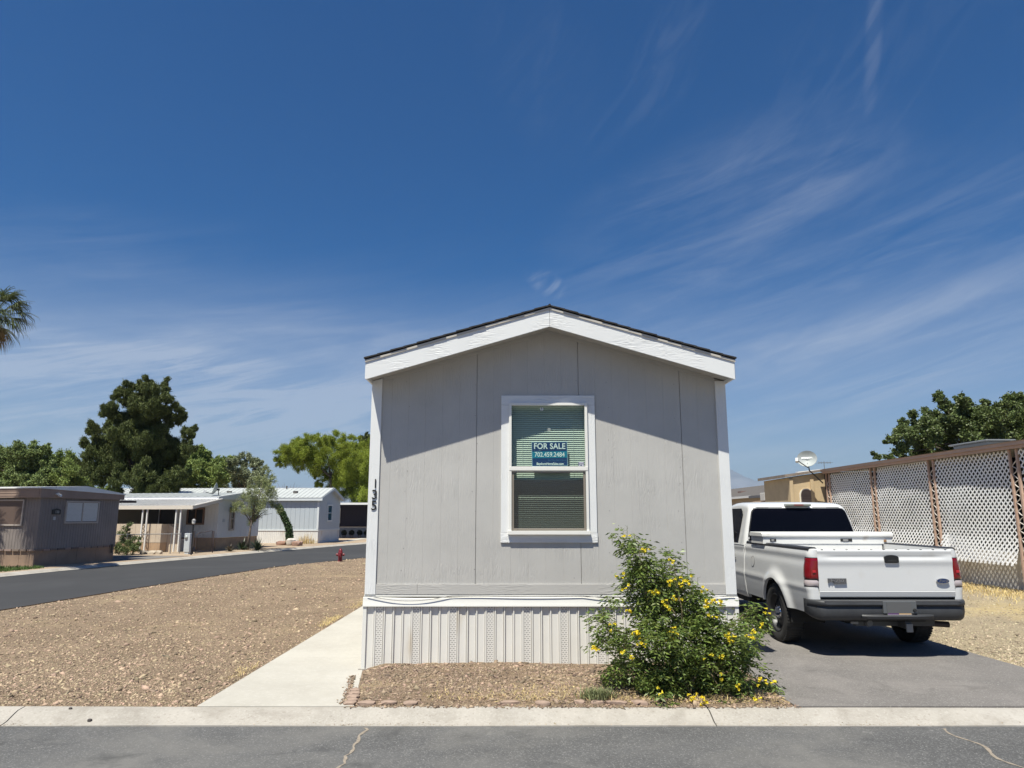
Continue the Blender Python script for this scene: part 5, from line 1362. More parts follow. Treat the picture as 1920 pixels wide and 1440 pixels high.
F_ = empty('garden_shed', (f_.x - .4, f_.y - .5, 0), 0, 'low shed roof with a pale evaporative cooler between the cab and the tan stucco room', 'shed')
b = MB(); b.box(-.6, 1.4, 0, 3.4, 0, 2.02); b.build('wall', mat('tan_lap', (.38, .30, .235), .7), F_)
b = MB(); b.prism([(-.8, 1.98), (.4, 2.30), (1.6, 1.98), (1.6, 2.04), (.4, 2.37), (-.8, 2.04)], lambda p, q, d: (p, d, q), -.2, 3.6)
for k in range(9): b.prism([(-.8, 2.045), (.4, 2.375), (1.6, 2.045), (1.6, 2.06), (.4, 2.39), (-.8, 2.06)], lambda p, q, d: (p, d, q), -.2 + k * .45, -.16 + k * .45)
b.build('roof', mat('tan_tile', (.28, .20, .145), .8, var=.1, vscale=3), F_)
b = MB(); b.box(.15, .75, 1.5, 2.1, 2.36, 2.72); cl_ = b.build('cooler', mat('cooler_pale', (.52, .50, .46), .6), F_, bevel=.02)
MB().box(.76, .90, 1.55, 1.95, 2.42, 2.60).build('cooler_duct', UND, cl_)

# fire hydrant
hp = at(638, 1046, 27.2)
hy = empty('fire_hydrant', (hp.x, hp.y, .0), 0, 'dark red fire hydrant at the edge of the gravel lot by the side road', 'fire hydrant')
hy.scale = (.78, .78, .95)
RED = mat('hydrant_red', (.15, .010, .016), .45, var=.15, vscale=6)
MB().lathe([(.13, .0), (.13, .03), (.095, .05), (.09, .30), (.115, .32), (.115, .35), (.10, .37), (.095, .42), (.07, .48), (.03, .51), (.025, .54), (.0001, .545)], (0, 0, 0), 'z', 20).build('barrel', RED, hy, auto=40)
for s in (-1, 1): MB().lathe([(.045, 0), (.045, .05 * s), (.055, .055 * s), (.055, .10 * s), (.02, .11 * s), (.02, .14 * s), (.0001, .14 * s)], (.085 * s, 0, .28), 'x', 12).build('hose_cap', RED, hy, auto=40)
MB().lathe([(.06, 0), (.06, -.05), (.075, -.055), (.075, -.11), (.02, -.12), (.02, -.15), (.0001, -.15)], (0, -.085, .25), 'y', 12).build('pumper_cap', RED, hy, auto=40)
# ================================================================== PLANTS
def leaf_mesh(name, C, Nrm, L, Wd, m, parent=None, tri=False):
    """C centres, Nrm long axes (unit), L lengths, Wd widths -> one folded diamond leaf each"""
    n = len(C); r = rng.normal(size=(n, 3)); s = np.cross(Nrm, r); s /= np.linalg.norm(s, axis=1)[:, None] + 1e-9
    up = np.cross(s, Nrm)
    a = C - Nrm * (L / 2)[:, None]; b_ = C + Nrm * (L / 2)[:, None] - up * (L * .12)[:, None]
    mid = C + up * (Wd * .25)[:, None]
    V = np.stack([a, mid + s * (Wd / 2)[:, None], b_, mid - s * (Wd / 2)[:, None]], 1).reshape(-1, 3)
    i = 4 * np.arange(n)[:, None]; Fc = i + np.array([[0, 1, 2, 3]])
    return np_mesh(name, V, Fc, m, parent, k=4)
def unit(v): return v / (np.linalg.norm(v, axis=1)[:, None] + 1e-9)
PL = [.25, .2]
def crown_points(D, blobs, depth, dens, clump=.30, sub=14, squash=1.0, shell=.5, pw=.7, fac=1.0):
    Cs = []; Os = []
    for bl in blobs:
        u, v, r = bl[:3]; dd = bl[3] if len(bl) > 3 else 0
        cdep = D + dd + rng.uniform(-1, 1) * depth
        c = np.array(at(u, v, cdep)); rm = r * cdep / F * 1.0
        k = max(4, int(sub * fac)); dirs = unit(rng.normal(size=(k, 3))); rad = rm * rng.random(k) ** shell
        sc_ = c + dirs * rad[:, None] * np.array([1, 1, squash])
        n = int(dens * r ** 1.6)
        idx = rng.integers(0, k, n); pd = unit(dirs[idx] + np.array([0, 0, PL[1]])); q = sc_[idx] + rng.normal(size=(n, 3)) * rm * clump * .42 + pd * (rng.random(n) * rm * PL[0])[:, None]
        Cs.append(q); o = q - c; o[:, 2] += rm * .2; Os.append(unit(o))
    return np.concatenate(Cs), np.concatenate(Os)
def tree_thing(name, D, blobs, depth, dens, L, Wd, m, label, trunk, cat='tree', group=None, up=.4, clump=.3, sub=14, shell=.5, bark=(.10, .075, .055), rnd=.9, limbs=8, tr=.16, pts=None):
    base = at(trunk[0], 1000, D); bx, by = base.x, base.y
    t = empty(name, (bx, by, 0), 0, label, cat, group)
    C_, O_ = crown_points(D, blobs, depth, dens, clump, sub, shell=shell)
    n = len(C_); ax = unit(O_ * (1 - rnd * .5) + rng.normal(size=(n, 3)) * rnd + np.array([0, 0, up]))
    o = leaf_mesh('crown', C_ - np.array([bx, by, 0]), ax, L * rng.uniform(.6, 1.3, n), Wd * rng.uniform(.6, 1.3, n), m, t)
    # trunk and limbs reaching into the blobs
    b = MB(); top = at(trunk[1], trunk[2], D); topl = Vector((top.x - bx, 0, top.z))
    pts_ = [Vector((0, 0, -.1)), Vector((topl.x * .35, .03, topl.z * .5)), topl]
    b.tube(pts_, [tr, tr * .8, tr * .6], 8)
    sel = blobs if len(blobs) <= limbs else [blobs[int(i * len(blobs) / limbs)] for i in range(limbs)]
    for bl in sel:
        c = at(bl[0], bl[1], D + rng.uniform(-.5, .5) * depth); c = Vector((c.x - bx, c.y - by, c.z))
        c = topl.lerp(c, .72); mid = topl.lerp(c, .5) + Vector((rng.normal() * .1, rng.normal() * .1, .15 * (c - topl).length * .5))
        b.tube([topl * .92, mid, c], [tr * .45, tr * .25, tr * .07], 6)
    b.build('trunk', mat(name + '_bark', bark, .9, var=.2, vscale=6), t, smooth=True)
    return t
PINE = mat('pine_needles', (.085, .105, .030), .65, isl=.40, transl=.12, spec=.25)
pine_b = [(270, 722, 14), (300, 724, 15), (252, 735, 18), (226, 742, 14), (285, 750, 24), (318, 762, 18), (205, 775, 16), (240, 780, 26), (285, 788, 26), (326, 785, 18), (343, 778, 9), (188, 805, 18), (222, 820, 26), (268, 830, 30), (312, 830, 24),
          (350, 815, 12), (364, 806, 7), (175, 838, 18), (195, 862, 26), (245, 868, 30), (292, 875, 30), (335, 860, 20), (356, 842, 12), (163, 868, 13), (205, 890, 20), (258, 905, 22), (300, 908, 24), (338, 890, 18), (175, 885, 16), (280, 925, 14), (325, 915, 14), (230, 905, 18)]
PL[:] = [.38, .6]
tree_thing('pine_tree', 42.5, pine_b + [(255, 800, 24), (285, 820, 24), (235, 845, 26), (300, 860, 26), (270, 765, 22), (215, 860, 20), (315, 900, 22), (265, 885, 26), (250, 790, 34, 1.6), (285, 830, 40, 1.6), (235, 860, 38, 1.6), (295, 890, 36, 1.6), (270, 755, 24, 1.2), (210, 830, 24, 1.2), (325, 850, 26, 1.2), (200, 890, 26, 1.2)], 1.5, 78, .22, .040, PINE, 'big dense dark green pine towering over the mobile homes on the left', (252, 262, 900), up=.9, clump=.31, sub=12, shell=.42, limbs=8, tr=.26, bark=(.05, .035, .028))
PL[:] = [.3, .2]
GL1 = mat('ash_leaves', (.18, .235, .08), .6, isl=.42, transl=.25, spec=.3)
GL2 = mat('light_leaves', (.20, .26, .07), .6, isl=.40, transl=.25, spec=.3)
bushes_l = [[(-20, 870, 28), (15, 870, 26), (40, 852, 20), (60, 850, 18), (85, 842, 9), (78, 858, 18), (35, 885, 28), (5, 895, 26), (70, 890, 26), (93, 880, 16), (25, 905, 22), (60, 908, 22)],
            [(118, 866, 18), (135, 872, 16), (105, 885, 20), (128, 892, 22), (150, 895, 18), (142, 912, 18), (112, 908, 18), (165, 915, 14), (195, 925, 12), (215, 930, 9)]]
tree_thing('broadleaf_tree', 46, bushes_l[0], 1.6, 40, .15, .07, GL1, 'rounded green tree at the far left edge behind the brown home', (40, 45, 905), group='green trees behind the homes on the left', sub=20, clump=.36)
tree_thing('broadleaf_tree', 47, bushes_l[1], 1.4, 40, .14, .065, GL2, 'smaller green tree between the far left tree and the big pine', (130, 132, 905), group='green trees behind the homes on the left', sub=20, clump=.36)
g2 = [(358, 862, 18), (380, 850, 12), (385, 872, 20), (362, 890, 24), (408, 872, 14), (405, 890, 20), (385, 905, 22), (430, 868, 10), (345, 905, 22)]
g3 = [(432, 872, 16), (452, 862, 12), (470, 870, 14), (485, 868, 8), (445, 888, 20), (470, 892, 18), (425, 905, 20), (492, 890, 12), (460, 910, 18), (490, 908, 14)]
tree_thing('broadleaf_tree', 57, g2, 1.8, 42, .19, .09, GL2, 'green tree directly right of the big pine behind the pale roof', (380, 382, 915), group='green trees behind the homes on the left', sub=20, clump=.36)
tree_thing('broadleaf_tree', 59, g3, 1.8, 30, .17, .08, mat('grey_leaves', (.24, .27, .15), .6, isl=.35, transl=.2), 'greyish green loose tree right of the pine, behind the small wispy tree', (455, 457, 915), group='green trees behind the homes on the left', sub=14, clump=.36)
PL[:] = [.55, -.5]
MES = mat('mesquite_leaves', (.23, .28, .035), .6, isl=.35, transl=.32, spec=.25)
mes = [(528, 852, 12), (522, 866, 8), (543, 838, 13), (560, 830, 12), (580, 826, 13), (603, 822, 11), (625, 823, 12), (648, 829, 13), (668, 834, 12), (688, 842, 14), (545, 858, 15), (572, 850, 18), (602, 848, 20), (634, 853, 20), (665, 862, 20), (690, 868, 18), (560, 872, 10), (590, 872, 15), (620, 880, 18), (648, 888, 20), (680, 893, 20), (592, 890, 7), (600, 905, 8), (632, 906, 14), (660, 915, 18), (690, 918, 16), (672, 932, 12)]
tree_thing('mesquite_tree', 58, mes + [(580, 850, 26), (625, 850, 28), (665, 875, 28), (560, 845, 18), (640, 900, 22)], 2.2, 72, .15, .030, MES, 'wide umbrella shaped bright green mesquite behind the blue-white home', (620, 620, 885), up=-.5, clump=.42, sub=16, limbs=6, tr=.18, shell=.45, bark=(.045, .035, .03))
tree_thing('pine_tree', 68, [(684, 822, 8), (694, 832, 12), (684, 845, 12), (700, 850, 18), (690, 872, 16), (702, 892, 18), (690, 915, 14), (680, 938, 10)], 1.5, 60, .3, .07, PINE, 'dark narrow pine just left of the grey home above the mesquite', (697, 697, 900), up=.4, tr=.25, bark=(.09, .05, .035))
PL[:] = [.5, .6]
WIS = mat('wispy_leaves', (.25, .28, .12), .6, isl=.40, transl=.25)
wis = [(505, 888, 6), (497, 878, 5), (512, 898, 6), (498, 903, 9), (483, 900, 7), (508, 915, 9), (490, 920, 12), (472, 918, 8), (503, 932, 12), (480, 936, 13), (458, 933, 9), (448, 948, 9), (466, 952, 12), (492, 950, 12), (515, 948, 8), (438, 955, 5), (525, 958, 5), (478, 965, 9), (470, 975, 8)]
tree_thing('willow_tree', 36.6, wis, .7, 22, .11, .020, WIS, 'small wispy grey green tree in front of the end wall of the white home', (466, 472, 975), up=.5, clump=.55, sub=14, limbs=16, tr=.07, bark=(.13, .10, .08))
# bare tree
tb = at(540, 925, 60); bt_ = empty('bare_tree', (tb.x, tb.y, 0), 0, 'leafless twiggy treetop showing above the blue-white roof', 'tree')
b = MB(); random.seed(8); b.tube([(0, 0, 0), (0, 0, 3.0)], [.1, .06], 6)
for k in range(22):
    a = random.uniform(0, 6.28); r = random.uniform(.3, 1.3); h_ = random.uniform(3.5, 4.5)
    b.tube([(0, 0, 2.8), (r * .4 * math.cos(a), r * .4 * math.sin(a), 3.3), (r * math.cos(a), r * math.sin(a), h_)], [.03, .018, .006], 4)
b.build('branches', mat('twig_grey', (.22, .18, .16), .9), bt_)
# right: mulberry behind the lattice porch
PL[:] = [.3, .2]
MUL = mat('mulberry_leaves', (.11, .145, .045), .5, isl=.42, transl=.22, spec=.4)
mul = [(1757, 742, 8), (1765, 750, 7), (1775, 765, 9), (1790, 770, 16), (1802, 752, 10), (1815, 758, 7), (1745, 780, 14), (1720, 795, 13), (1712, 778, 7), (1700, 815, 16), (1695, 795, 8), (1672, 825, 8), (1660, 828, 4), (1735, 810, 22), (1770, 795, 22), (1765, 825, 24), (1810, 790, 24), (1815, 820, 24),
       (1845, 760, 9), (1835, 775, 12), (1860, 790, 20), (1858, 770, 7), (1880, 765, 12), (1893, 750, 11), (1910, 745, 9), (1900, 775, 18), (1890, 800, 22), (1855, 820, 22), (1915, 800, 24), (1725, 838, 18), (1690, 845, 12), (1645, 857, 5), (1636, 850, 3), (1668, 858, 8), (1935, 760, 20), (1950, 800, 30), (1940, 830, 26), (1900, 830, 20), (1990, 790, 34), (1780, 845, 20)]
tree_thing('mulberry_tree', 27, mul, 1.1, 34, .10, .06, MUL, 'dark leafy mulberry rising behind the brown awning edge at the right', (1850, 1830, 850), up=.1, clump=.5, sub=14, limbs=10, tr=.12, bark=(.09, .07, .055))

# fan palms
def palm(loc, h, seed, label, group):
    random.seed(seed); t = empty('fan_palm', loc, 0, label, 'palm tree', group)
    b = MB(); b.tube([(0, 0, -.1), (.05, 0, h * .5), (0, 0, h)], [.26, .20, .17], 12); b.build('trunk', mat('palm_trunk', (.16, .12, .09), .9, var=.25, vscale=9), t, smooth=True)
    GRN = mat('palm_green', (.085, .105, .03), .5, isl=.35, transl=.2); DRYP = mat('palm_dry', (.26, .19, .095), .8, isl=.35, transl=.15)
    for nm, cnt, m, el in (('frond', 46, GRN, (-.55, 1.15)), ('dead_frond', 22, DRYP, (-1.4, -.75))):
        b = MB()
        for k in range(cnt):
            az = random.uniform(0, 6.283); e = el[0] + (el[1] - el[0]) * (k + .5) / cnt; d = Vector((math.cos(az) * math.cos(e), math.sin(az) * math.cos(e), math.sin(e)))
            pl_ = random.uniform(.55, .8) if nm == 'frond' else .4; hub = Vector((0, 0, h)) + d * pl_ + Vector((0, 0, -.08 * (1 - abs(e))))
            b.bar(Vector((0, 0, h - .1)), hub, .02, .01)
            side = d.cross(Vector((0, 0, 1))).normalized(); upv = side.cross(d)
            for j in range(19):
                a = (j - 9) / 9 * 1.35; ld = (d * math.cos(a) + side * math.sin(a)).normalized(); ln = random.uniform(.55, .8) * (1 - .25 * abs(a) / 1.35)
                wv = ld.cross(upv).normalized() * .017
                p0 = hub; p1 = hub + ld * ln * .5 - Vector((0, 0, .04)); p2 = hub + ld * ln * .85 - Vector((0, 0, .20)); p3 = hub + ld * ln * .95 - Vector((0, 0, .36))
                b.add([p0 - wv * .3, p0 + wv * .3, p1 + wv, p1 - wv, p2 + wv * .6, p2 - wv * .6, p3], [(0, 1, 2, 3), (3, 2, 4, 5), (5, 4, 6)])
        b.build(nm + 's', m, t, fix=False)
palm((-16.95, 22.3, 0), 8.15, 4, 'fan palm at the left edge with drooping green fronds over a brown dry skirt', 'fan palms at the left')
palm((-19.7, 22.5, 0), 6.6, 9, 'fan palm left of the frame whose shadow dapples the brown home', 'fan palms at the left')

# plants of the side yards
def shrub(name, D, blobs, depth, dens, L, Wd, m, label, up=.3, group=None, rnd=.9, stems=6, base=None, clump=.5):
    u0 = base or blobs[0][0]; b0 = at(u0, 1030, D); t = empty(name, (b0.x, b0.y, 0), 0, label, 'shrub', group)
    C_, O_ = crown_points(D, blobs, depth, dens, clump, 10); n = len(C_); C_[:, 2] = np.maximum(C_[:, 2], .03)
    leaf_mesh('foliage', C_ - np.array([b0.x, b0.y, 0]), unit(O_ + rng.normal(size=(n, 3)) * rnd + np.array([0, 0, up])), L * rng.uniform(.6, 1.3, n), Wd * rng.uniform(.6, 1.3, n), m, t)
    b = MB()
    for k in range(stems):
        c = at(*blobs[k % len(blobs)][:2], D); b.tube([(rng.normal() * .05, rng.normal() * .05, 0), ((c.x - b0.x) * .5, rng.normal() * .1, c.z * .55), (c.x - b0.x, rng.normal() * .1, c.z)], [.014, .01, .004], 5)
    b.build('stems', mat('stem_brown', (.12, .09, .06), .9), t); return t
shrub('rose_bush', 31.9, [(232, 1000, 9), (240, 985, 5), (228, 1018, 11), (245, 1015, 10), (238, 1028, 11), (258, 1022, 6), (262, 1010, 3), (222, 1030, 8), (255, 1032, 7)], .25, 30, .06, .032, mat('rose_leaves', (.14, .18, .065), .6, isl=.4, transl=.25), 'leafy rose bush by the pipe fence in front of the tan porch wall', base=238)
def spiky(name, loc, n, L, label, m, w=.03, droop=.2, lowa=.1):
    random.seed(int(abs(loc[0]) * 10)); t = empty(name, loc, 0, label, 'plant'); b = MB()
    for k in range(n):
        az = random.uniform(0, 6.283); e = random.uniform(lowa, 1.35); d = Vector((math.cos(az) * math.cos(e), math.sin(az) * math.cos(e), math.sin(e))); l = L * random.uniform(.6, 1.1)
        s = d.cross(Vector((0, 0, 1))).normalized() * w; p1 = d * l * .55; p2 = d * l - Vector((0, 0, droop * l * math.cos(e)))
        b.add([-s * .6, s * .6, p1 + s, p1 - s, p2], [(0, 1, 2, 3), (3, 2, 4)])
    b.build('leaves', m, t, fix=False); return t
DGR = mat('dark_blades', (.028, .045, .018), .5, isl=.4)
p = at(483, 1030, 36.0); spiky('yucca', (p.x, p.y, 0), 90, .75, 'dark spiky yucca right of the wispy tree trunk', DGR, .025, .15)
p = at(455, 1030, 36.6); spiky('yucca', (p.x, p.y, 0), 60, .75, 'dark spiky yucca against the tan base, left of the wispy tree trunk', DGR, .03, .3)
p = at(431, 1036, 35.0); spiky('agave', (p.x, p.y, 0), 70, .42, 'low brownish agave clump by the tan base of the white home', mat('agave_brown', (.13, .11, .075), .7, isl=.4), .022, .1)
# leaning vine-covered stump and rocks
p = at(543, 1026, 42.2); st_ = empty('vine_stump', (p.x, p.y, 0), 0, 'leaning vine covered tree stump in front of the blue-white siding', 'tree stump')
tipp = at(524, 952, 42.2); tip = Vector((tipp.x - p.x, 0, tipp.z))
MB().tube([(0, 0, 0), (-.10, 0, .8), tip * .99], [.16, .12, .07], 8).build('trunk', mat('stump_bark', (.16, .11, .08), .9), st_, smooth=True)
n = 5200; tt = rng.random(n); ctr = np.stack([np.interp(tt, [0, .4, 1], [0, -.12, tip.x]), np.zeros(n), np.interp(tt, [0, 1], [.25, tip.z + .05])], -1)
rad = .20 - .05 * tt; C_ = ctr + unit(rng.normal(size=(n, 3))) * (rad * rng.uniform(.5, 1.25, n))[:, None]
leaf_mesh('vine', C_, unit(rng.normal(size=(n, 3)) + np.array([0, 0, -.4])), .11 * rng.uniform(.5, 1.4, n), .05 * rng.uniform(.6, 1.2, n), mat('vine_leaves', (.045, .085, .022), .6, isl=.45, transl=.15), st_)
for i, (u, v, D_, s, c_, lab) in enumerate([(528, 1022, 42.4, (.36, .25, .18), (.26, .15, .11), 'reddish rock left of the vine covered stump'), (545, 1022, 41.9, (.30, .25, .30), (.55, .50, .44), 'pale upright rock at the foot of the vine covered stump'), (557, 1024, 41.5, (.48, .28, .20), (.32, .20, .15), 'reddish flat boulder right of the vine covered stump'), (538, 1016, 42.9, (.10, .10, .45), (.32, .22, .16), 'thin upright reddish stone behind the stump')]):
    q = at(u, v, D_); rock('boulder', (q.x, q.y, s[2] * .55), s, mat('boulder_%s' % 'abcd'[i], c_, .9, var=.2, vscale=4), 70 + i, label=lab, cat='rock', rz=i * .7)
for i, (u, r) in enumerate([(250, .22), (265, .28), (277, .2)]):
    q = at(u + 20, 1040, 32.6); rock('yard_rock', (q.x, q.y, .06), (r, r * .7, .13), mat('yard_rock', (.40, .34, .27), .9, var=.15, vscale=5), 80 + i, label=('pale rock under the tan porch wall, nearest the rose bush', 'biggest pale rock under the tan porch wall, in the middle', 'pale rock under the tan porch wall, nearest the steps')[i], cat='rock', group='rocks at the porch wall')
PS = mat('pot_shrub', (.012, .02, .012), .8, isl=.4)
for i, u in enumerate((645, 659, 674, 687)):
    q = at(u, 1006, 55.6); t = empty('potted_shrub', (q.x, q.y, 0), 0, ('leftmost of four dark potted shrubs in front of the navy home', 'second from left of four dark potted shrubs at the navy home', 'third from left of four dark potted shrubs at the navy home', 'rightmost of four dark potted shrubs, nearest the grey home')[i], 'potted plant', 'potted shrubs at the navy home')
    MB().lathe([(.0001, 0), (.12, 0), (.16, .22), (.0001, .20)], (0, 0, 0), 'z', 12).build('pot', mat('pot_grey', (.16, .16, .17), .8), t)
    n = 700; C_ = unit(rng.normal(size=(n, 3))) * (.22 * rng.random(n) ** .3)[:, None] + np.array([0, 0, .40]); leaf_mesh('foliage', C_, unit(rng.normal(size=(n, 3))), np.full(n, .07), np.full(n, .04), PS, t)
for i, (u, lab) in enumerate(((566, 'dry weeds against the white skirting, left clump'), (577, 'tall dry weeds against the white skirting right of the stump'), (585, 'short dry weed near the corner of the white skirting'))):
    q = at(u, 1018, 44.6); t = empty('dry_weed', (q.x, q.y, 0), 0, lab, 'weed'); n = 60
    blades('blades', np.stack([rng.normal(0, .12, n), rng.normal(0, .08, n), np.zeros(n)], -1), (.5, .65, .35)[i], .010, M_DRY, .5, parent=t)

# ------------------------------------------------ the flowering bush in front
random.seed(21)
BD = 7.15
bushb = [(1182, 1012, 14), (1165, 1005, 9), (1192, 1035, 20), (1205, 1065, 26), (1232, 1070, 16), (1250, 1052, 10), (1258, 1058, 8), (1212, 1100, 34), (1240, 1105, 26), (1262, 1085, 14), (1275, 1110, 26), (1298, 1120, 22), (1310, 1110, 10), (1216, 1140, 28), (1260, 1150, 36), (1300, 1160, 34), (1155, 1120, 12),
         (1128, 1170, 15), (1120, 1150, 8), (1142, 1185, 18), (1160, 1200, 16), (1122, 1200, 9), (1196, 1196, 18), (1240, 1200, 38), (1300, 1210, 40), (1345, 1190, 28), (1340, 1150, 16), (1362, 1210, 26), (1385, 1195, 20), (1405, 1150, 15), (1420, 1165, 12), (1418, 1185, 9), (1395, 1160, 12),
         (1165, 1245, 22), (1195, 1250, 28), (1240, 1255, 36), (1295, 1260, 38), (1345, 1255, 34), (1388, 1240, 24), (1160, 1270, 16), (1195, 1290, 20), (1240, 1300, 28), (1290, 1300, 30), (1340, 1295, 30), (1382, 1285, 24), (1415, 1270, 16), (1435, 1282, 12), (1405, 1305, 14), (1262, 1318, 14), (1320, 1318, 12)]
bb = at(1300, 1318, 7.15); bush = empty('flowering_bush', (bb.x, bb.y, .04), 0, 'leggy green bush with yellow trumpet flowers before the grey home', 'bush')
BO = np.array([bb.x, bb.y, .04])
LEAFM = mat('bush_leaves', (.15, .205, .048), .42, isl=.5, transl=.33, spec=.5)
C_l = []; A_l = []; 
stemm = MB(); tips = []
for (u, v, r) in bushb:
    low = (v - 1000) / 320
    dep = (.10 + .42 * min(1, low * 1.1)) * (1 if r > 12 else .5)
    cd = BD + .12 - .02 + random.uniform(-1, 1) * dep * .62
    c = at(u, v, cd)
    nt_ = max(3, int(r * r * .029)); rm = r * cd / F
    for k in range(nt_):
        d = Vector((random.gauss(0, 1), random.gauss(0, 1), random.gauss(0, 1))).normalized() * rm * random.random() ** .45
        tips.append((c + d, d.normalized(), rm))
    if r > 12 or random.random() < .5:
        base = Vector((bb.x + random.uniform(-.28, .28), bb.y + random.uniform(-.12, .18), .03)); mid = base.lerp(c, .55) + Vector((random.uniform(-.06, .06), random.uniform(-.06, .06), .12))
        for q in range(3):
            e = c + Vector((random.gauss(0, 1), random.gauss(0, 1), random.gauss(0, 1))) * rm * .5
            stemm.tube([Vector(p_) - Vector(BO) for p_ in (base, mid, e)], [.008, .005, .002], 5)
LC = []; LA = []; LL = []; LWd = []
for (p, d, rm) in tips:
    for k in range(5):
        az = random.uniform(0, 6.28); a = Vector((math.cos(az), math.sin(az), random.uniform(-.5, .55))); a = (a + d * .5).normalized()
        org = p + Vector((random.gauss(0, .02), random.gauss(0, .02), random.gauss(0, .025)))
        side = a.cross(Vector((0, 0, 1))).normalized(); ln = random.uniform(.09, .15)
        for j in range(7):
            if j == 6: q = org + a * ln; la = (a + Vector((0, 0, -.5))).normalized()
            else:
                q = org + a * ln * (.35 + .27 * (j // 2)) + Vector((0, 0, -.02 * (j // 2))); la = (side * (1 if j % 2 else -1) + a * .55 + Vector((0, 0, -.35))).normalized()
            l_ = random.uniform(.038, .068); LC.append(q + la * l_ / 2); LA.append(la); LL.append(l_); LWd.append(l_ * .29)
LC = np.array([tuple(x) for x in LC]) - BO; LA = np.array([tuple(x) for x in LA])
LC[:, 2] = np.maximum(LC[:, 2], -.02)
leaf_mesh('foliage', LC, LA, np.array(LL), np.array(LWd), LEAFM, bush)
stemm.build('stems', mat('bush_stem', (.16, .13, .07), .8, isl=.3), bush)
# hanging seed pods and bare tip sprigs
b = MB()
for k in range(60):
    p, d, rm = random.choice(tips); p = p - Vector(BO); 
    if p.z < .3: continue
    b.tube([p, p + Vector((.01, 0, -.07)), p + Vector((random.uniform(-.02, .02), 0, -.15))], [.0015, .0025, .001], 4)
tag(b.build('seed_pods', mat('pod', (.20, .19, .08), .8, isl=.3), bush), kind='stuff')
b = MB()
for (u, v) in ((1168, 990), (1176, 985), (1148, 1000), (1208, 1020), (1204, 1018), (1250, 1042), (1262, 1036), (1298, 1078), (1308, 1082), (1296, 1070), (1190, 1000)):
    p = at(u, v + 22, BD) - Vector(BO); q = at(u, v, BD) - Vector(BO); b.tube([p, q], [.003, .0015], 4)
    for k in range(7):
        s = p.lerp(q, .3 + .1 * k); b.tube([s, s + Vector((random.uniform(-.03, .03), random.uniform(-.02, .02), .012))], [.0018, .001], 4)
b.build('sprigs', mat('sprig', (.14, .15, .06), .8), bush)
YEL = mat('flower_yellow', (.82, .66, .05), .5, isl=.14, transl=.3, spec=.2)
fl_c = [(330, 165), (440, 250), (465, 265), (310, 322), (650, 330), (295, 415), (640, 470), (595, 485), (735, 480), (755, 450), (325, 522), (530, 540), (845, 515), (670, 580), (595, 610), (610, 650), (905, 600), (950, 610), (1000, 615), (870, 640), (900, 705), (370, 650), (250, 765), (140, 830), (395, 800), (640, 800), (665, 830), (625, 850), (440, 890), (120, 925), (300, 960), (405, 980), (1040, 820), (1045, 850), (1165, 820), (1185, 850), (1125, 615), (1265, 665), (1305, 695), (1265, 755), (1290, 770), (905, 970), (975, 965), (850, 1000), (1275, 1070), (1250, 1130), (1215, 1150), (1335, 1150), (980, 1135), (1080, 1170), (800, 1250), (850, 1270), (1210, 1255), (580, 1210)]
big = {(640, 800), (665, 830), (120, 925), (1250, 1130), (735, 480), (670, 580), (905, 600), (950, 610), (1045, 850), (465, 265), (800, 1250), (850, 1270), (1185, 850), (640, 470), (440, 890), (395, 800), (530, 540)}
for (a, c_) in fl_c:
    u, v = 1080 + a / 3.6, 960 + c_ / 3.6
    low = (v - 1000) / 320; p = at(u, v, BD - .05 - .30 * max(0, min(1, low)) * random.uniform(.7, 1.0)); p = p - Vector(BO)
    b = MB(); nf = 7 if (a, c_) in big else 3
    if (a, c_) not in big and random.random() < .4: continue
    for k in range(nf):
        d = Vector((random.gauss(0, .8), random.uniform(-1, .1), random.uniform(-.5, .6))).normalized()
        o_ = p + Vector((random.gauss(0, .018), random.gauss(0, .012), random.gauss(0, .015)))
        q = d.to_track_quat('Z', 'Y').to_matrix(); vs = []
        for (rr, t_) in ((.002, 0), (.0055, .014), (.009, .030)):
            for i in range(10): an_ = 2 * math.pi * i / 10; vs.append(o_ + q @ Vector((rr * math.cos(an_), rr * math.sin(an_), t_)))
        for i in range(10): an_ = 2 * math.pi * i / 10; rr = .018 if i % 2 == 0 else .011; vs.append(o_ + q @ Vector((rr * math.cos(an_), rr * math.sin(an_), .034 - .003 * (i % 2))))
        b.add(vs, [(j * 10 + i, j * 10 + (i + 1) % 10, (j + 1) * 10 + (i + 1) % 10, (j + 1) * 10 + i) for j in range(3) for i in range(10)])
    b.build('flower_cluster', YEL, bush, fix=False)
# weed tuft at the left foot of the bush
w0 = at(1122, 1318, 6.95); wd = empty('weed_tuft', (w0.x, w0.y, .05), 0, 'small grey green weed tuft on the bed left of the flowering bush', 'weed')
n = 420; blades('blades', np.stack([rng.normal(0, .07, n), rng.normal(0, .035, n), np.zeros(n)], -1), .085, .004, mat('weed_green', (.20, .22, .10), .8, isl=.35, transl=.2), .9, parent=wd)
b0 = at(1212, 1300, 7.05); sm = empty('low_shrub', (b0.x, b0.y, .05), 0, 'low dark green seedling at the left base of the flowering bush', 'shrub')
n = 700; C_ = unit(rng.normal(size=(n, 3))) * (.10 * rng.random(n) ** .4)[:, None] * np.array([1.2, 1, .9]) + np.array([0, 0, .10]); leaf_mesh('foliage', C_, unit(rng.normal(size=(n, 3))), np.full(n, .035), np.full(n, .012), LEAFM, sm)
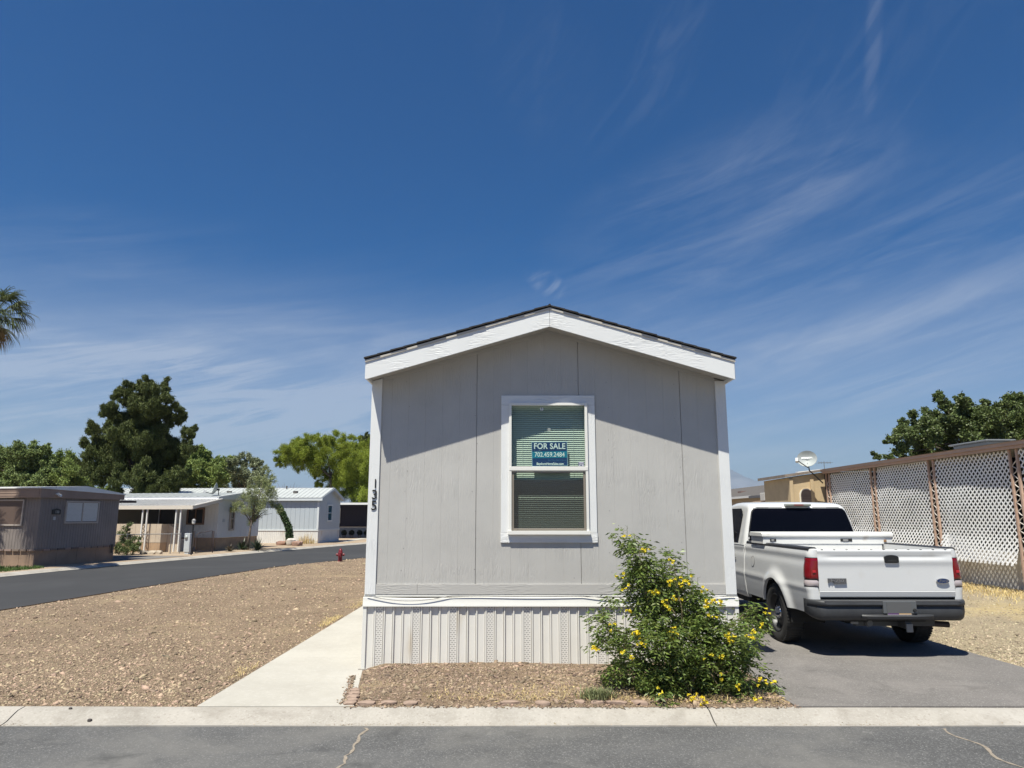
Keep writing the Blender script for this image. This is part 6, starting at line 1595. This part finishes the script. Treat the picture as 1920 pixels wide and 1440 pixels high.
# fallen leaves and straw under the bush
n = 1600; P = np.stack([bb.x + rng.normal(0, .75, n), 6.86 + np.abs(rng.normal(0, .28, n)), np.full(n, .07)], -1); P = P[(P[:, 0] < 2.55) & (P[:, 0] > -.2)]
P = heights('planting_bed', P)
ax = unit(rng.normal(size=(len(P), 3)) * np.array([1, 1, .15]))
tag(leaf_mesh('leaf_litter', P + np.array([0, 0, .008]), ax, rng.uniform(.02, .06, len(P)), rng.uniform(.004, .010, len(P)), mat('litter', (.50, .38, .18), .9, isl=.4)), kind='stuff')
# cracks and patches in the street are sealed strips of sand in the asphalt
def crack(name, pts, w, m, z):
    b = MB(); vs = []
    random.seed(len(pts)); 
    for i, (x, y) in enumerate(pts): ww = w * random.uniform(.4, 1.2); vs += [(x - ww, y, z), (x + ww, y, z)]
    b.add(vs, [(2 * i, 2 * i + 1, 2 * i + 3, 2 * i + 2) for i in range(len(pts) - 1)]); return b.build(name, m, fix=False)
SAND = mat('crack_sand', (.25, .21, .165), .95, var=.25, vscale=40)
P = []; random.seed(4)
for i in range(26): P.append((3.66 - .04 * math.sin(i * .5) + .011 * i - .012 * i, 6.44 - 1.2 * i / 25))
tag(crack('crack', P, .014, SAND, -.0715), 'sandy crack running across the street asphalt at lower right', 'crack', kind='structure')
P = [(-1.235 + .012 * math.sin(i * 1.3) + random.uniform(-.01, .01), 6.46 - .055 * i) for i in range(20)]
tag(crack('crack', P, .013, SAND, -.0715), kind='structure')
# ------------------------------------------------------------------ air
hz = MB().box(-10500, 10500, -300, 10800, -1.2, 560).build('haze', bpy.data.materials.new('haze_air'))
tag(hz, kind='stuff')
m = hz.data.materials[0]; m.use_nodes = True; N = m.node_tree.nodes; N.remove(N['Principled BSDF'])
pv = N.new('ShaderNodeVolumePrincipled'); pv.inputs['Color'].default_value = (.58, .78, 1, 1); pv.inputs['Density'].default_value = (.00010); pv.inputs['Anisotropy'].default_value = .2
m.node_tree.links.new(pv.outputs[0], N['Material Output'].inputs['Volume'])
